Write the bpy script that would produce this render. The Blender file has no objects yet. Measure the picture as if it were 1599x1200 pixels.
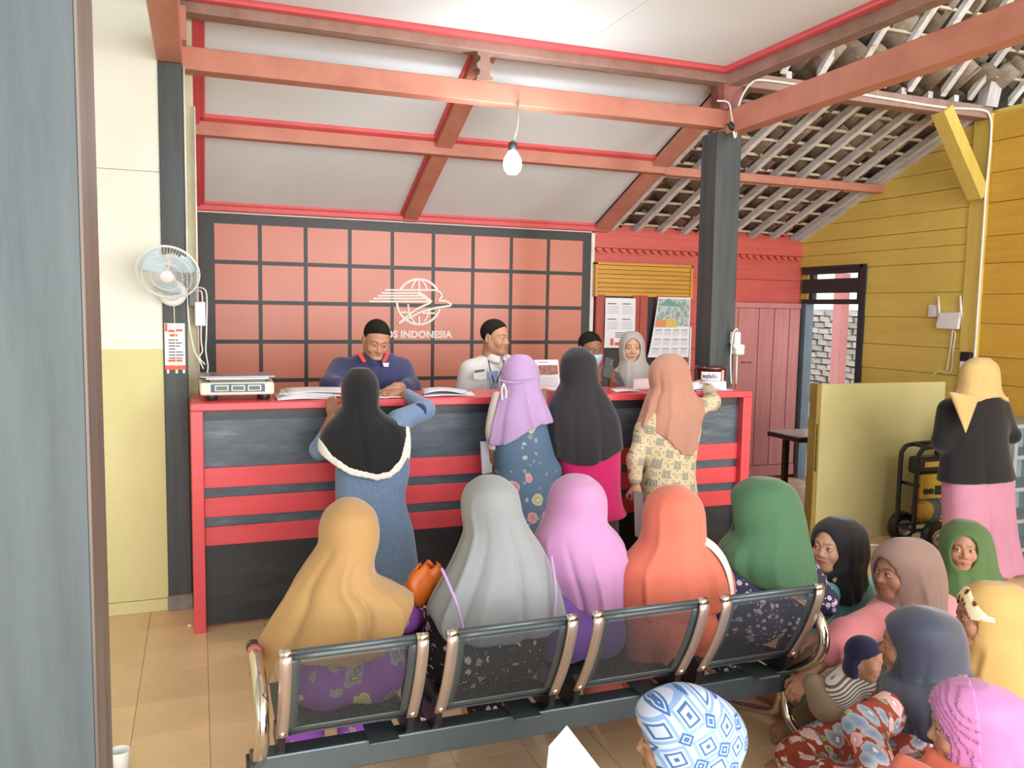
import bpy, bmesh, math, random
import numpy as np
from mathutils import Vector, Matrix

SC = bpy.context.scene
COL = SC.collection
rnd = random.Random(7)

# ------------------------------------------------------------------ camera
CAM_F, CAM_YAW, CAM_PITCH, CAM_ROLL, CAM_H = 1298.43, 0.360529, -0.0911743, 0.0172782, 1.78
def _axes():
    cy, sy, cp, sp = math.cos(CAM_YAW), math.sin(CAM_YAW), math.cos(CAM_PITCH), math.sin(CAM_PITCH)
    f = np.array([sy*cp, cy*cp, sp]); r0 = np.array([cy, -sy, 0.0]); u0 = np.cross(r0, f)
    c, s = math.cos(CAM_ROLL), math.sin(CAM_ROLL)
    return r0*c + u0*s, -r0*s + u0*c, f
AR, AU, AF = _axes()
cam_d = bpy.data.cameras.new('camera'); cam = bpy.data.objects.new('camera', cam_d); COL.objects.link(cam)
cam_d.sensor_width = 36.0; cam_d.lens = CAM_F/1599*36.0; cam_d.clip_start = 0.05; cam_d.clip_end = 200
cam.matrix_world = Matrix(((AR[0], AU[0], -AF[0], 0), (AR[1], AU[1], -AF[1], 0), (AR[2], AU[2], -AF[2], CAM_H), (0, 0, 0, 1)))
SC.camera = cam

# ------------------------------------------------------------------ sky, daylight, exposure
world = bpy.data.worlds.new('sky'); SC.world = world; world.use_nodes = True
wn = world.node_tree.nodes; wn['Background'].inputs[0].default_value = (0.93, 0.97, 1.0, 1); wn['Background'].inputs[1].default_value = 1.25
def area(name, loc, target, sx, sy, power, col=(1, 1, 1)):
    d = bpy.data.lights.new(name, 'AREA'); d.shape = 'RECTANGLE'; d.size = sx; d.size_y = sy; d.energy = power; d.color = col
    o = bpy.data.objects.new(name, d); COL.objects.link(o); o.location = loc
    o.rotation_euler = (Vector(target)-Vector(loc)).to_track_quat('-Z', 'Y').to_euler()
    return o
area('daylight_front', (2.4, -8.5, 3.2), (2.4, 5.0, 1.6), 11.0, 4.5, 690, (1.0, 0.985, 0.965))
area('yard_bounce_fill', (2.4, -4.0, .15), (2.2, 3.5, 3.3), 9.0, 3.0, 360, (1.0, 0.98, 0.95))  # added fill lamp that brightens the ceiling, stands in for light off the yard
area('daylight_side', (6.5, -3.2, 2.6), (1.8, 4.6, 1.0), 1.6, 1.8, 120, (1.0, 0.99, 0.97))
SC.view_settings.view_transform = 'Standard'; SC.view_settings.look = 'None'
SC.view_settings.gamma = 1.0; SC.view_settings.use_curve_mapping = False
SC.view_settings.exposure = 0.5

# ------------------------------------------------------------------ measuring helpers (a pixel of the photo -> a point on a plane)
def ray(x, y): return AF + AR*(x-800)/CAM_F - AU*(y-600)/CAM_F
def onY(x, y, Y): d = ray(x, y); p = d*(Y/d[1]); return np.array([p[0], Y, p[2]+CAM_H])
def onX(x, y, X): d = ray(x, y); p = d*(X/d[0]); return np.array([X, p[1], p[2]+CAM_H])
def onZ(x, y, Z): d = ray(x, y); p = d*((Z-CAM_H)/d[2]); return np.array([p[0], p[1], Z])

# ------------------------------------------------------------------ materials
def lin(h):
    if isinstance(h, str):
        v = [int(h[i:i+2], 16)/255 for i in (0, 2, 4)]
    else: v = [c/255 for c in h]
    return tuple(c/12.92 if c <= 0.04045 else ((c+0.055)/1.055)**2.4 for c in v) + (1.0,)
MATS = {}
class NT:
    def __init__(s, m): s.t = m.node_tree; s.n = s.t.nodes; s.b = s.n['Principled BSDF']
    def add(s, k, **kw):
        n = s.n.new(k)
        for a, v in kw.items(): setattr(n, a, v)
        return n
    def ln(s, a, b): s.t.links.new(a, b)
    def ramp(s, fac, stops, interp='LINEAR'):
        r = s.add('ShaderNodeValToRGB'); r.color_ramp.interpolation = interp
        e = r.color_ramp.elements
        while len(e) < len(stops): e.new(0.5)
        for i, (p, c) in enumerate(stops): e[i].position = p; e[i].color = c
        s.ln(fac, r.inputs[0]); return r.outputs[0]
    def mix(s, fac, a, b, mode='MIX'):
        m = s.add('ShaderNodeMix', data_type='RGBA', blend_type=mode)
        for sock, v in ((m.inputs[0], fac), (m.inputs[6], a), (m.inputs[7], b)):
            if hasattr(v, 'links') or hasattr(v, 'is_linked'): s.ln(v, sock)
            else: sock.default_value = v
        return m.outputs[2]
    def math(s, op, a, b=None, c=None):
        m = s.add('ShaderNodeMath', operation=op)
        for i, v in enumerate((a, b, c)):
            if v is None: continue
            if hasattr(v, 'is_linked'): s.ln(v, m.inputs[i])
            else: m.inputs[i].default_value = v
        return m.outputs[0]
    def coord(s, which='Object', scale=(1, 1, 1), rot=(0, 0, 0), loc=(0, 0, 0)):
        t = s.add('ShaderNodeTexCoord'); m = s.add('ShaderNodeMapping')
        m.inputs['Scale'].default_value = scale; m.inputs['Rotation'].default_value = rot; m.inputs['Location'].default_value = loc
        s.ln(t.outputs[which], m.inputs[0]); return m.outputs[0]
    def noise(s, vec, scale=5, detail=3, rough=.55):
        n = s.add('ShaderNodeTexNoise'); n.inputs['Scale'].default_value = scale; n.inputs['Detail'].default_value = detail; n.inputs['Roughness'].default_value = rough
        s.ln(vec, n.inputs['Vector']); return n.outputs[0]
    def voro(s, vec, scale=5, feature='F1', rand=1.0, out='Distance'):
        n = s.add('ShaderNodeTexVoronoi', feature=feature); n.inputs['Scale'].default_value = scale; n.inputs['Randomness'].default_value = rand
        s.ln(vec, n.inputs['Vector']); return n.outputs[out]
    def bump(s, h, strength=.2, dist=.01):
        b = s.add('ShaderNodeBump'); b.inputs['Strength'].default_value = strength; b.inputs['Distance'].default_value = dist
        s.ln(h, b.inputs['Height']); s.ln(b.outputs[0], s.b.inputs['Normal'])
    def color(s, c): s.ln(c, s.b.inputs['Base Color'])
def newmat(name, rough=.6, metal=0.0, spec=.5, base=None):
    m = bpy.data.materials.new(name); m.use_nodes = True; t = NT(m)
    t.b.inputs['Roughness'].default_value = rough; t.b.inputs['Metallic'].default_value = metal
    t.b.inputs['Specular IOR Level'].default_value = spec
    if base: t.b.inputs['Base Color'].default_value = lin(base)
    MATS[name] = m; return m, t
def plain(name, c, rough=.6, metal=0.0, var=.10, scale=6.0, stretch=(1, 1, 1), bump=0.0, spec=.5, rnd_obj=0.0, worn=None):
    """painted or woven surface: a base colour with soft mottling, optional fine relief, per-piece variation and worn flecks"""
    m, t = newmat(name, rough, metal, spec)
    v = t.coord('Object', stretch); n = t.noise(v, scale, 4)
    b = lin(c); dk = tuple(x*(1-var) for x in b[:3])+(1,); lt = tuple(min(1, x*(1+var)) for x in b[:3])+(1,)
    col = t.ramp(n, [(.3, dk), (.7, lt)])
    if rnd_obj:
        oi = t.add('ShaderNodeObjectInfo'); f = t.math('MULTIPLY_ADD', oi.outputs['Random'], 2*rnd_obj, 1-rnd_obj)
        hs = t.add('ShaderNodeHueSaturation'); t.ln(f, hs.inputs['Value']); t.ln(col, hs.inputs['Color']); col = hs.outputs[0]
    if worn:
        wc, ws, th = worn
        w = t.noise(t.coord('Object', (ws, ws, ws*.25)), 1.0, 6, .7)
        col = t.mix(t.ramp(w, [(th, (0, 0, 0, 1)), (th+.03, (1, 1, 1, 1))]), col, lin(wc))
    t.color(col)
    if bump: t.bump(t.noise(v, scale*6, 4), bump, .006)
    return m
def wood(name, c, c2, rough=.55, stretch=(1, 12, 12), scale=2.2, bump=.15, rnd_obj=.05, worn=None, spec=.4):
    m, t = newmat(name, rough, 0, spec)
    v = t.coord('Object', stretch); n = t.noise(v, scale, 6, .65)
    col = t.ramp(n, [(.3, lin(c)), (.62, lin(c2))])
    oi = t.add('ShaderNodeObjectInfo'); f = t.math('MULTIPLY_ADD', oi.outputs['Random'], 2*rnd_obj, 1-rnd_obj)
    hs = t.add('ShaderNodeHueSaturation'); t.ln(f, hs.inputs['Value']); t.ln(col, hs.inputs['Color']); col = hs.outputs[0]
    if worn:
        wc, ws, th = worn
        w = t.noise(t.coord('Object', ws), 1.0, 7, .72)
        col = t.mix(t.ramp(w, [(th, (0, 0, 0, 1)), (th+.04, (1, 1, 1, 1))]), col, lin(wc))
    t.color(col)
    if bump: t.bump(n, bump, .004)
    return m

# ------------------------------------------------------------------ objects and tags
def tag(o, label=None, cat=None, group=None, kind=None):
    if label: o['label'] = label
    if cat: o['category'] = cat
    if group: o['group'] = group
    if kind: o['kind'] = kind
    return o
def thing(name, label, cat, loc=(0, 0, 0), group=None, rotz=0.0):
    o = bpy.data.objects.new(name, None); o.empty_display_size = .1; COL.objects.link(o)
    o.location = loc; o.rotation_euler = (0, 0, rotz)
    return tag(o, label, cat, group)
def base_of(o):
    v = Vector((0, 0, 0))
    while o is not None: v = v + o.location; o = o.parent
    return v
def dup(root, delta, label=None, group=None):
    r = root.copy(); COL.objects.link(r); r.location = root.location + Vector(delta)
    if label: r['label'] = label
    if group: r['group'] = group
    for ch in root.children:
        c = ch.copy(); COL.objects.link(c); c.parent = r
        for g in ch.children:
            d = g.copy(); COL.objects.link(d); d.parent = c
    return r

class MB:
    """collects shapes given in world metres; build() links them as one mesh object"""
    def __init__(s): s.v = []; s.f = []; s.M = None
    def _put(s, vs, fs):
        o = len(s.v)
        if s.M is not None: vs = [s.M @ Vector(p) for p in vs]
        s.v += [tuple(p) for p in vs]; s.f += [tuple(i+o for i in f) for f in fs]; return s
    def box(s, a, b):
        x0, y0, z0 = (min(p, q) for p, q in zip(a, b)); x1, y1, z1 = (max(p, q) for p, q in zip(a, b))
        return s._put([(x0, y0, z0), (x1, y0, z0), (x1, y1, z0), (x0, y1, z0), (x0, y0, z1), (x1, y0, z1), (x1, y1, z1), (x0, y1, z1)],
                      [(0, 3, 2, 1), (4, 5, 6, 7), (0, 1, 5, 4), (1, 2, 6, 5), (2, 3, 7, 6), (3, 0, 4, 7)])
    def bar(s, a, b, w, h, up=(0, 0, 1)):
        a, b, up = Vector(a), Vector(b), Vector(up); d = (b-a).normalized(); r = d.cross(up)
        if r.length < 1e-4: r = d.cross(Vector((1, 0, 0)))
        r.normalize(); u = r.cross(d)
        vs = [p + r*(w/2*i) + u*(h/2*j) for p in (a, b) for i, j in ((-1, -1), (1, -1), (1, 1), (-1, 1))]
        return s._put(vs, [(0, 1, 2, 3)[::-1], (4, 5, 6, 7), (0, 1, 5, 4), (1, 2, 6, 5), (2, 3, 7, 6), (3, 0, 4, 7)][0:6])
    def prism(s, poly, d):
        """poly: planar loop of 3-D points; d: extrusion vector"""
        n = len(poly); d = Vector(d); vs = [Vector(p) for p in poly] + [Vector(p)+d for p in poly]
        fs = [tuple(range(n))[::-1], tuple(range(n, 2*n))] + [(i, (i+1) % n, n+(i+1) % n, n+i) for i in range(n)]
        return s._put(vs, fs)
    def tube(s, pts, r, n=8, cap=True):
        pts = [Vector(p) for p in pts]; rs = r if isinstance(r, (list, tuple)) else [r]*len(pts)
        vs, fs = [], []; pr = None
        for i, p in enumerate(pts):
            t = (pts[min(i+1, len(pts)-1)]-pts[max(i-1, 0)]).normalized()
            if pr is None: pr = t.cross(Vector((0, 0, 1))); pr = pr if pr.length > 1e-3 else t.cross(Vector((1, 0, 0)))
            pr = (pr - t*pr.dot(t)); pr = pr if pr.length > 1e-5 else t.orthogonal(); pr.normalize(); q = t.cross(pr)
            for k in range(n): a = 2*math.pi*k/n; vs.append(p+(pr*math.cos(a)+q*math.sin(a))*rs[i])
        for i in range(len(pts)-1):
            for k in range(n): fs.append((i*n+k, i*n+(k+1) % n, (i+1)*n+(k+1) % n, (i+1)*n+k))
        if cap: fs += [tuple(range(n))[::-1], tuple(range((len(pts)-1)*n, len(pts)*n))]
        return s._put(vs, fs)
    def lathe(s, prof, c, axis='Z', n=24):
        """prof: (radius, height) pairs about a centre"""
        vs, fs = [], []; c = Vector(c)
        for r, h in prof:
            for k in range(n):
                a = 2*math.pi*k/n; x, y = r*math.cos(a), r*math.sin(a)
                vs.append(c+Vector({'Z': (x, y, h), 'Y': (x, h, y), 'X': (h, x, y)}[axis]))
        for i in range(len(prof)-1):
            for k in range(n): fs.append((i*n+k, i*n+(k+1) % n, (i+1)*n+(k+1) % n, (i+1)*n+k))
        fs += [tuple(range(n))[::-1], tuple(range((len(prof)-1)*n, len(prof)*n))]
        return s._put(vs, fs)
    def ribbon(s, pts, w, origin, ux, uz, d):
        """flat strip of width w along 2-D pts in the plane (origin, ux, uz), raised by d"""
        P = [np.array(p, float) for p in pts]; L = []; Rr = []
        for i, p in enumerate(P):
            t = P[min(i+1, len(P)-1)]-P[max(i-1, 0)]; t = t/(np.linalg.norm(t)+1e-9); nn = np.array([-t[1], t[0]])
            ww = w[i] if isinstance(w, (list, tuple)) else w
            L.append(p+nn*ww/2); Rr.append(p-nn*ww/2)
        o, ux, uz, d = Vector(origin), Vector(ux), Vector(uz), Vector(d)
        for i in range(len(P)-1):
            s.prism([o+ux*q[0]+uz*q[1] for q in (L[i], Rr[i], Rr[i+1], L[i+1])], d)
        return s
    def sheet(s, fn, nu, nv):
        vs = [fn(u/nu, v/nv) for v in range(nv+1) for u in range(nu+1)]
        fs = [(v*(nu+1)+u, v*(nu+1)+u+1, (v+1)*(nu+1)+u+1, (v+1)*(nu+1)+u) for v in range(nv) for u in range(nu)]
        return s._put(vs, fs)
    def build(s, name, mat=None, parent=None, smooth=False, bevel=0, seg=2, thick=0, kind=None, subsurf=0):
        me = bpy.data.meshes.new(name); b = base_of(parent) if parent is not None else Vector((0, 0, 0))
        me.from_pydata([(p[0]-b.x, p[1]-b.y, p[2]-b.z) for p in s.v], [], s.f); me.update()
        bm = bmesh.new(); bm.from_mesh(me); bmesh.ops.recalc_face_normals(bm, faces=bm.faces); bm.to_mesh(me); bm.free()
        o = bpy.data.objects.new(name, me); COL.objects.link(o); o.parent = parent
        if mat is not None: me.materials.append(mat)
        if thick:
            md = o.modifiers.new('thick', 'SOLIDIFY'); md.thickness = thick; md.offset = 0
        if bevel:
            md = o.modifiers.new('bevel', 'BEVEL'); md.width = bevel; md.segments = seg; md.limit_method = 'ANGLE'; md.angle_limit = math.radians(40)
        if subsurf:
            md = o.modifiers.new('sub', 'SUBSURF'); md.levels = md.render_levels = subsurf
        if smooth: me.polygons.foreach_set('use_smooth', [True]*len(me.polygons))
        if kind: o['kind'] = kind
        return o
def box(name, a, b, mat, parent=None, bevel=0.0, kind=None): return MB().box(a, b).build(name, mat, parent, bevel=bevel, kind=kind)
def struct(name, mb, mat, bevel=0, smooth=False, label=None):
    o = mb.build(name, mat, None, bevel=bevel, smooth=smooth, kind='structure')
    if label: o['label'] = label
    return o
def lettering(name, text, size, origin, ux, uz, mat, parent, extr=.002, bold=0.0, align='LEFT', sx=1.0):
    cu = bpy.data.curves.new('t', 'FONT'); cu.body = text; cu.size = size; cu.extrude = extr; cu.offset = bold; cu.align_x = align; cu.resolution_u = 3
    to = bpy.data.objects.new('t', cu); COL.objects.link(to)
    me = bpy.data.meshes.new_from_object(to); bpy.data.objects.remove(to); bpy.data.curves.remove(cu)
    ux, uz = Vector(ux).normalized(), Vector(uz).normalized(); n = ux.cross(uz)
    b = base_of(parent) if parent is not None else Vector((0, 0, 0)); o0 = Vector(origin)-b
    me.transform(Matrix(((ux.x*sx, uz.x, n.x, o0.x), (ux.y*sx, uz.y, n.y, o0.y), (ux.z*sx, uz.z, n.z, o0.z), (0, 0, 0, 1))))
    me.materials.clear(); me.materials.append(mat)
    o = bpy.data.objects.new(name, me); COL.objects.link(o); o.parent = parent
    return o
def arc(c, r0, a0, a1, n=8, plane='XZ'):
    out = []
    for i in range(n+1):
        a = math.radians(a0+(a1-a0)*i/n); p, q = r0*math.cos(a), r0*math.sin(a)
        out.append((c[0]+p, c[1], c[2]+q) if plane == 'XZ' else (c[0], c[1]+p, c[2]+q) if plane == 'YZ' else (c[0]+p, c[1]+q, c[2]))
    return out
def smooth_path(pts, n=6):
    P = [np.array(p, float) for p in pts]; out = []
    for i in range(len(P)-1):
        p0, p1, p2, p3 = P[max(i-1, 0)], P[i], P[i+1], P[min(i+2, len(P)-1)]
        for k in range(n):
            t = k/n; out.append(.5*((2*p1)+(-p0+p2)*t+(2*p0-5*p1+4*p2-p3)*t*t+(-p0+3*p1-3*p2+p3)*t**3))
    out.append(P[-1]); return [tuple(p) for p in out]

# ================================================================== THE SETTING
BY = 7.35                                  # inner face of the back wall
def roofz(y): return 2.55+.42*(BY-y)       # underside of the low back slope

M_tile = plain('floor_tile', 'e0c399', .34, var=.10, scale=3.0, rnd_obj=.07, spec=.5)
M_tile2 = plain('grout', 'b08a5c', .8)
M_porch = plain('porch_tile', 'cfcac4', .35, var=.06, rnd_obj=.05)
M_cream = None
m, t = newmat('left_wall_paint', .6)
g = t.add('ShaderNodeNewGeometry'); sx = t.add('ShaderNodeSeparateXYZ'); t.ln(g.outputs['Position'], sx.inputs[0])
nz = t.noise(t.coord('Object'), 3.0, 3)
edge = t.math('MULTIPLY_ADD', nz, .02, 1.506)
f = t.math('GREATER_THAN', sx.outputs[2], edge)
lo = t.ramp(nz, [(.3, lin('c9c288')), (.7, lin('d0c994'))]); hi = t.ramp(nz, [(.3, lin('d6d7cd')), (.7, lin('dedfd6'))])
t.color(t.mix(f, lo, hi)); M_leftwall = m
M_beige = plain('beige_plaster', 'c9c3a4', .7)
M_white = plain('ceiling_board', 'dfe6ea', .75, var=.03, scale=2)
M_terra = wood('terracotta_beam_paint', 'b37261', 'c48673', .5, (1, 1, 1), 3.0, .08, .03, worn=('cdb0a4', (14, 14, 40), .80))
M_brownbeam = wood('brown_beam', '8a6c60', 'a0847a', .6, (2, 2, 2), 3.0, .1, .03, worn=('cfc4ba', (9, 20, 30), .78))
M_trimred = plain('coral_trim_paint', 'd2565a', .45, var=.07, scale=5)
M_darkpost = wood('black_post_paint', '33383a', '454b4e', .5, (9, 9, .7), 2.0, .2, .02, worn=('b4b4b2', (24, 24, 5), .77))
M_pillar = wood('slate_pillar_paint', '3b454a', '4d575c', .42, (8, 8, .9), 1.6, .3, .02, worn=('a7adb0', (14, 14, 2.5), .75))
M_pillar2 = wood('brown_pillar_side', '4f4541', '70655f', .45, (8, 8, .6), 2.2, .3, .02, worn=('c2bfc4', (20, 20, 3.5), .73))
M_redwall = wood('red_wall_paint', 'c7564f', 'd1635a', .42, (1.5, 1, 14), 2.0, .15, .05)
M_reddoor = wood('faded_red_door', 'bb7271', 'c68482', .55, (14, 14, 1.2), 2.0, .15, .04)
M_orange = plain('orange_panel_paint', 'cc7a64', .35, var=.05, scale=2.0, rnd_obj=.03)
M_black = plain('black_frame_paint', '2b2c2e', .45, var=.1)
M_whiteedge = plain('white_edging', 'e5e2dc', .5)
M_yellow = wood('mustard_wall_paint', 'd8be5a', 'e0c96a', .5, (14, 1.4, 14), 1.6, .18, .05)
M_orangeyellow = wood('amber_wall_paint', 'c69a38', 'd0a645', .5, (14, 1.4, 14), 1.6, .18, .05)
M_yellowpost = wood('yellow_post_paint', 'cfb553', 'd8c166', .5, (14, 14, 1.2), 1.6, .15, .03)
M_rooftile = plain('old_clay_tile', '968b80', .8, var=.4, scale=9, bump=.4, rnd_obj=.35, worn=('b9ab95', 14, .66))
M_rafter = wood('weathered_rafter', 'b5b2b0', 'dcdad8', .75, (10, 1.2, 10), 2.0, .3, .12)
M_batten = wood('bamboo_batten', 'a39b86', 'c5bca4', .75, (1.2, 12, 12), 2.0, .3, .12)
M_greyplank = wood('grey_plank', 'a5a3a2', 'c4c2c2', .7, (12, 12, 1.5), 2.0, .2)
M_frame = plain('dark_green_frame', '24343a', .4)
M_jamb = plain('blue_grey_jamb', '6b7b85', .45)
M_brick = plain('limewashed_brick', 'b5aca4', .85, var=.3, scale=8, bump=.4, rnd_obj=.22, worn=('b9745d', 5, .60))
M_mortar = plain('pale_mortar', '8b857e', .9)
M_pinkpost = wood('pink_post', 'c07a77', 'd08e8a', .6, (8, 8, 1), 2.0, .1)
M_leaf = plain('leaf', '5d7a45', .5, var=.3)
M_earth = plain('yard_ground', 'b9b2a8', .9)

# floor: slab with tiles of 30 cm
floor = struct('floor', MB().box((-5, -5, -.12), (6.2, 7.5, -.0025)), M_tile2)
def tile_mesh(mat, h=.3):
    mb = MB(); g_ = .0025
    mb.box((g_/2, g_/2, -.006), (h-g_/2, h-g_/2, 0)); 
    me = bpy.data.meshes.new('tile'); me.from_pydata(mb.v, [], mb.f); me.update(); me.materials.append(mat); return me
tm = tile_mesh(M_tile); nt = 0; rest = MB()
for i in range(-16, 21):
    for j in range(-30, 10):
        x, y = .015+.3*i, 4.49+.3*j
        if x > 6.0 or x+.3 < -4: continue
        keep = (-1.0 < x < 2.4 and 2.0 < y < 4.75) or (2.4 <= x < 5.99 and 2.0 < y < 7.2 and not (x < 3.3 and y > 4.6))
        if keep and nt < 300:
            o = bpy.data.objects.new('tile', tm); COL.objects.link(o); o.parent = floor; o.location = (x, y, 0); nt += 1
        elif y < 7.3: rest.box((x+.002, y+.002, -.006), (x+.298, y+.298, 0))
rest.build('tile_field', M_tile, floor, kind='stuff')

# left wall, facing the hall
wl = struct('wall_left', MB().box((-5, 5.09, 0), (-.10, 5.25, 4.4)), M_leftwall)
MB().box((-3, 5.075, .075), (-.19, 5.09, 2.492)).build('panel', M_leftwall, wl)
MB().box((-3, 5.075, 2.497), (-.19, 5.09, 4.2)).build('panel', M_leftwall, wl)
MB().box((-3, 5.068, 0), (-.19, 5.09, .072)).build('skirting', M_leftwall, wl, bevel=.004)
# partition that closes the counter room on its left
struct('wall_inner', MB().box((-.115, 5.26, 0), (-.012, 7.5, 3.6)), M_beige)
struct('wall_far_left', MB().box((-5.1, -1.0, 0), (-5.0, 5.2, 4.2)), M_leftwall)

# posts of the hall
def post(name, x0, x1, y0, y1, z1, mat, label, foot=True, lean=0.0):
    o = thing(name, label, 'post', ((x0+x1)/2, (y0+y1)/2, 0)); o['kind'] = 'structure'
    z0 = .07 if foot else 0
    MB().prism([(x0+lean, y0, z0), (x1+lean, y0, z0), (x1+lean, y1, z0), (x0+lean, y1, z0)], (-lean, 0, z1-z0)).build('shaft', mat, o, bevel=.006)
    if foot: MB().box((x0-.004, y0-.006, 0), (x1+.004, y1, z0+.02)).build('plinth', M_concrete, o, bevel=.004)
    return o
M_concrete = plain('bare_cement', '7f7b76', .85, var=.3, scale=10)
post('post', -.19, -.062, 5.06, 5.20, 3.09, M_darkpost, 'black painted wooden post between the cream wall and the counter, behind the fan')
post('post', 3.455, 3.66, 5.13, 5.33, 3.05, M_darkpost, 'black painted wooden post rising behind the right end of the counter', lean=.016)
pl = thing('post', 'large slate-grey pillar standing close at the left edge, brown on its right side', 'post', (-.36, 1.46, 0)); pl['kind'] = 'structure'
PX, PY0, PY1 = -.148, 1.30, 1.49
MB().prism([(PX-.27, PY0, 0), (PX-.004, PY0, 0), (PX-.004, PY1, 0), (PX-.27, PY1, 0)], (0, 0, 3.4)).build('shaft', M_pillar, pl, bevel=.004)
MB().box((PX-.004, PY0+.002, 0), (PX, PY1, 3.4)).build('side_board', M_pillar2, pl)

# back wall
wb = struct('wall_back', MB().box((-.1, BY, 0), (6.2, BY+.12, 2.56)).box((3.66, BY+.06, 2.5), (6.2, BY+.2, 2.80)), M_redwall)
z = 0.0; hs = [.22, .27, .2, .25, .24, .21, .26, .23, .24, .2]
for k, h in enumerate(hs):
    z1 = min(z+h, 2.33)
    if z1 > z: MB().box((3.585, BY-.022-.003*(k % 2), z+.003), (6.05, BY, z1-.003)).build('plank', M_redwall, wb, bevel=.002)
    z = z1
fr = MB().box((3.585, BY-.035, 2.375), (6.05, BY, 2.535))
for k in range(28):
    x = 3.60+k*.0875; fr.prism([(x, BY-.035, 2.38), (x+.012, BY-.035, 2.352), (x+.045, BY-.035, 2.333), (x+.06, BY-.035, 2.35), (x+.052, BY-.035, 2.362), (x+.08, BY-.035, 2.38)], (0, .02, 0))
fr.build('carved_frieze', M_redwall, wb)

# right wall: mustard planks with a doorway near the back corner, amber planks nearer the camera
XR = 6.05; DY0, DY1, DZ = 6.42, 7.25, 2.235
wr = struct('wall_right', MB().box((XR+.03, -1, 0), (XR+.10, DY0, 3.45)).prism([(XR+.03, DY0, DZ), (XR+.03, BY, DZ), (XR+.03, BY, 2.52), (XR+.03, DY0, roofz(DY0)-.02)], (.07, 0, 0)).box((XR+.03, DY1, 0), (XR+.1, BY, DZ)), M_yellow)
def ylim(z): return BY if z <= 2.55 else BY-(z-2.55)/.42
z = 0.0; k = 0
cuts = [0, .26, .5, .75, 1.02, 1.27, 1.5, 1.76, 1.98, 2.235, 2.38, 2.52, 2.69, 2.86, 3.03, 3.2, 3.36, 3.47]
for a, b in zip(cuts[:-1], cuts[1:]):
    pr = .004*(k % 2); k += 1; a_, b_ = a+.0025, b-.0025
    y0 = 5.2; ye0, ye1 = min(ylim(a_), BY), min(ylim(b_), BY)
    if b <= DZ+.001: ye0 = ye1 = DY0
    if ye1 > y0+.02: MB().prism([(XR-pr, y0, a_), (XR-pr, ye0, a_), (XR-pr, ye1, b_), (XR-pr, y0, b_)], (.03+pr, 0, 0)).build('plank', M_yellow, wr)
z = 0.0
for k in range(14):
    h = (.25, .22, .27, .24)[k % 4]; b = min(z+h, 3.47)
    MB().box((XR-.004*(k % 2), 1.6, z+.0025), (XR+.03, 5.1, b-.0025)).build('plank', M_orangeyellow, wr); z = b
MB().box((XR-.03, 5.095, 0), (XR+.03, 5.255, 3.42)).build('corner_stud', M_yellowpost, wr, bevel=.004)
MB().bar((5.52, 5.13, 3.40), (6.0, 5.15, 2.76), .13, .11).build('brace', M_yellowpost, wr, bevel=.003)
# door frame and louvred transom
t1 = struct('trim_1', MB().box((XR-.02, DY0-.045, 0), (XR+.09, DY0+.03, DZ+.03)).box((XR-.02, DY0, DZ), (XR+.09, DY1+.05, DZ+.03)), M_frame, label='dark green door frame')
MB().box((XR-.015, DY1-.045, 0), (XR+.09, DY1+.03, 1.88)).build('jamb', M_jamb, t1)
w1 = struct('window_1', MB().box((XR, DY0+.03, 1.875), (XR+.06, DY1+.05, 1.925)), M_frame, label='dark transom with two slots over the doorway')
for a, b in ((1.99, 2.135), (2.185, 2.236)): MB().box((XR, DY0+.03, a), (XR+.05, DY1+.05, b)).build('board', M_frame, w1)
for y in (DY1-.12, 6.44): MB().box((XR+.002, y, 1.9), (XR+.055, y+.06, 2.23)).build('stile', M_frame, w1)
# the red plank door, opened back along the wall
d1 = struct('door_1', MB().box((5.10, 7.27, .05), (5.99, 7.29, 1.86)), M_reddoor, label='faded red plank door opened against the red wall')
for a, b in ((5.10, 5.215), (5.22, 5.47), (5.475, 5.665), (5.67, 5.86), (5.865, 6.0)): MB().box((a, 7.24, .16), (b-.004, 7.272, 1.82)).build('plank', M_reddoor, d1, bevel=.003)
MB().box((5.10, 7.232, .04), (6.0, 7.272, .155)).build('rail', M_reddoor, d1, bevel=.003); MB().box((5.10, 7.232, 1.825), (6.0, 7.272, 1.88)).build('rail', M_reddoor, d1, bevel=.003)
M_iron = plain('iron', '7d736b', .4, .7)
MB().tube([(5.27, 7.24, 1.26), (5.29, 7.20, 1.262), (5.36, 7.195, 1.262), (5.38, 7.24, 1.25)], .006, 6).build('handle', M_iron, d1, smooth=True)

# ceilings: sloped boards behind the beams, flat boards above the hall
ce = struct('ceiling', MB().prism([(-.02, BY, 2.60), (-.02, 5.15, roofz(5.15)+.05), (3.69, 5.15, roofz(5.15)+.05), (3.69, BY, 2.60)], (0, 0, .03)), M_white, label='sloped white board ceiling over the counter room')
def slope_box(mb, x0, x1, ya, yb, d0, d1):
    """box lying along the slope from ya (low, back) to yb, between depths d0..d1 under the slope"""
    p = [(x0, ya, roofz(ya)+d0), (x0, yb, roofz(yb)+d0), (x0, yb, roofz(yb)+d1), (x0, ya, roofz(ya)+d1)]
    return mb.prism(p, (x1-x0, 0, 0))
rows = [(7.31, 6.33), (6.21, 5.2)]; colsx = [(.03, 1.70), (1.82, 3.60)]
for ya, yb in rows:
    for xa, xb in colsx:
        slope_box(MB(), xa-.05, xb+.05, ya+.04, yb-.05, .02, .05).build('panel', M_white, ce)
        mo = MB()
        for a, b in ((xa-.02, xa+.03), (xb-.03, xb+.02)): slope_box(mo, a, b, ya+.02, yb-.02, -.005, .03)
        for a, b in ((ya+.02, ya-.035), (yb+.035, yb-.02)): slope_box(mo, xa-.02, xb+.02, a, b, -.005, .03)
        mo.build('moulding', M_trimred, ce, bevel=.008)
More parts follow.
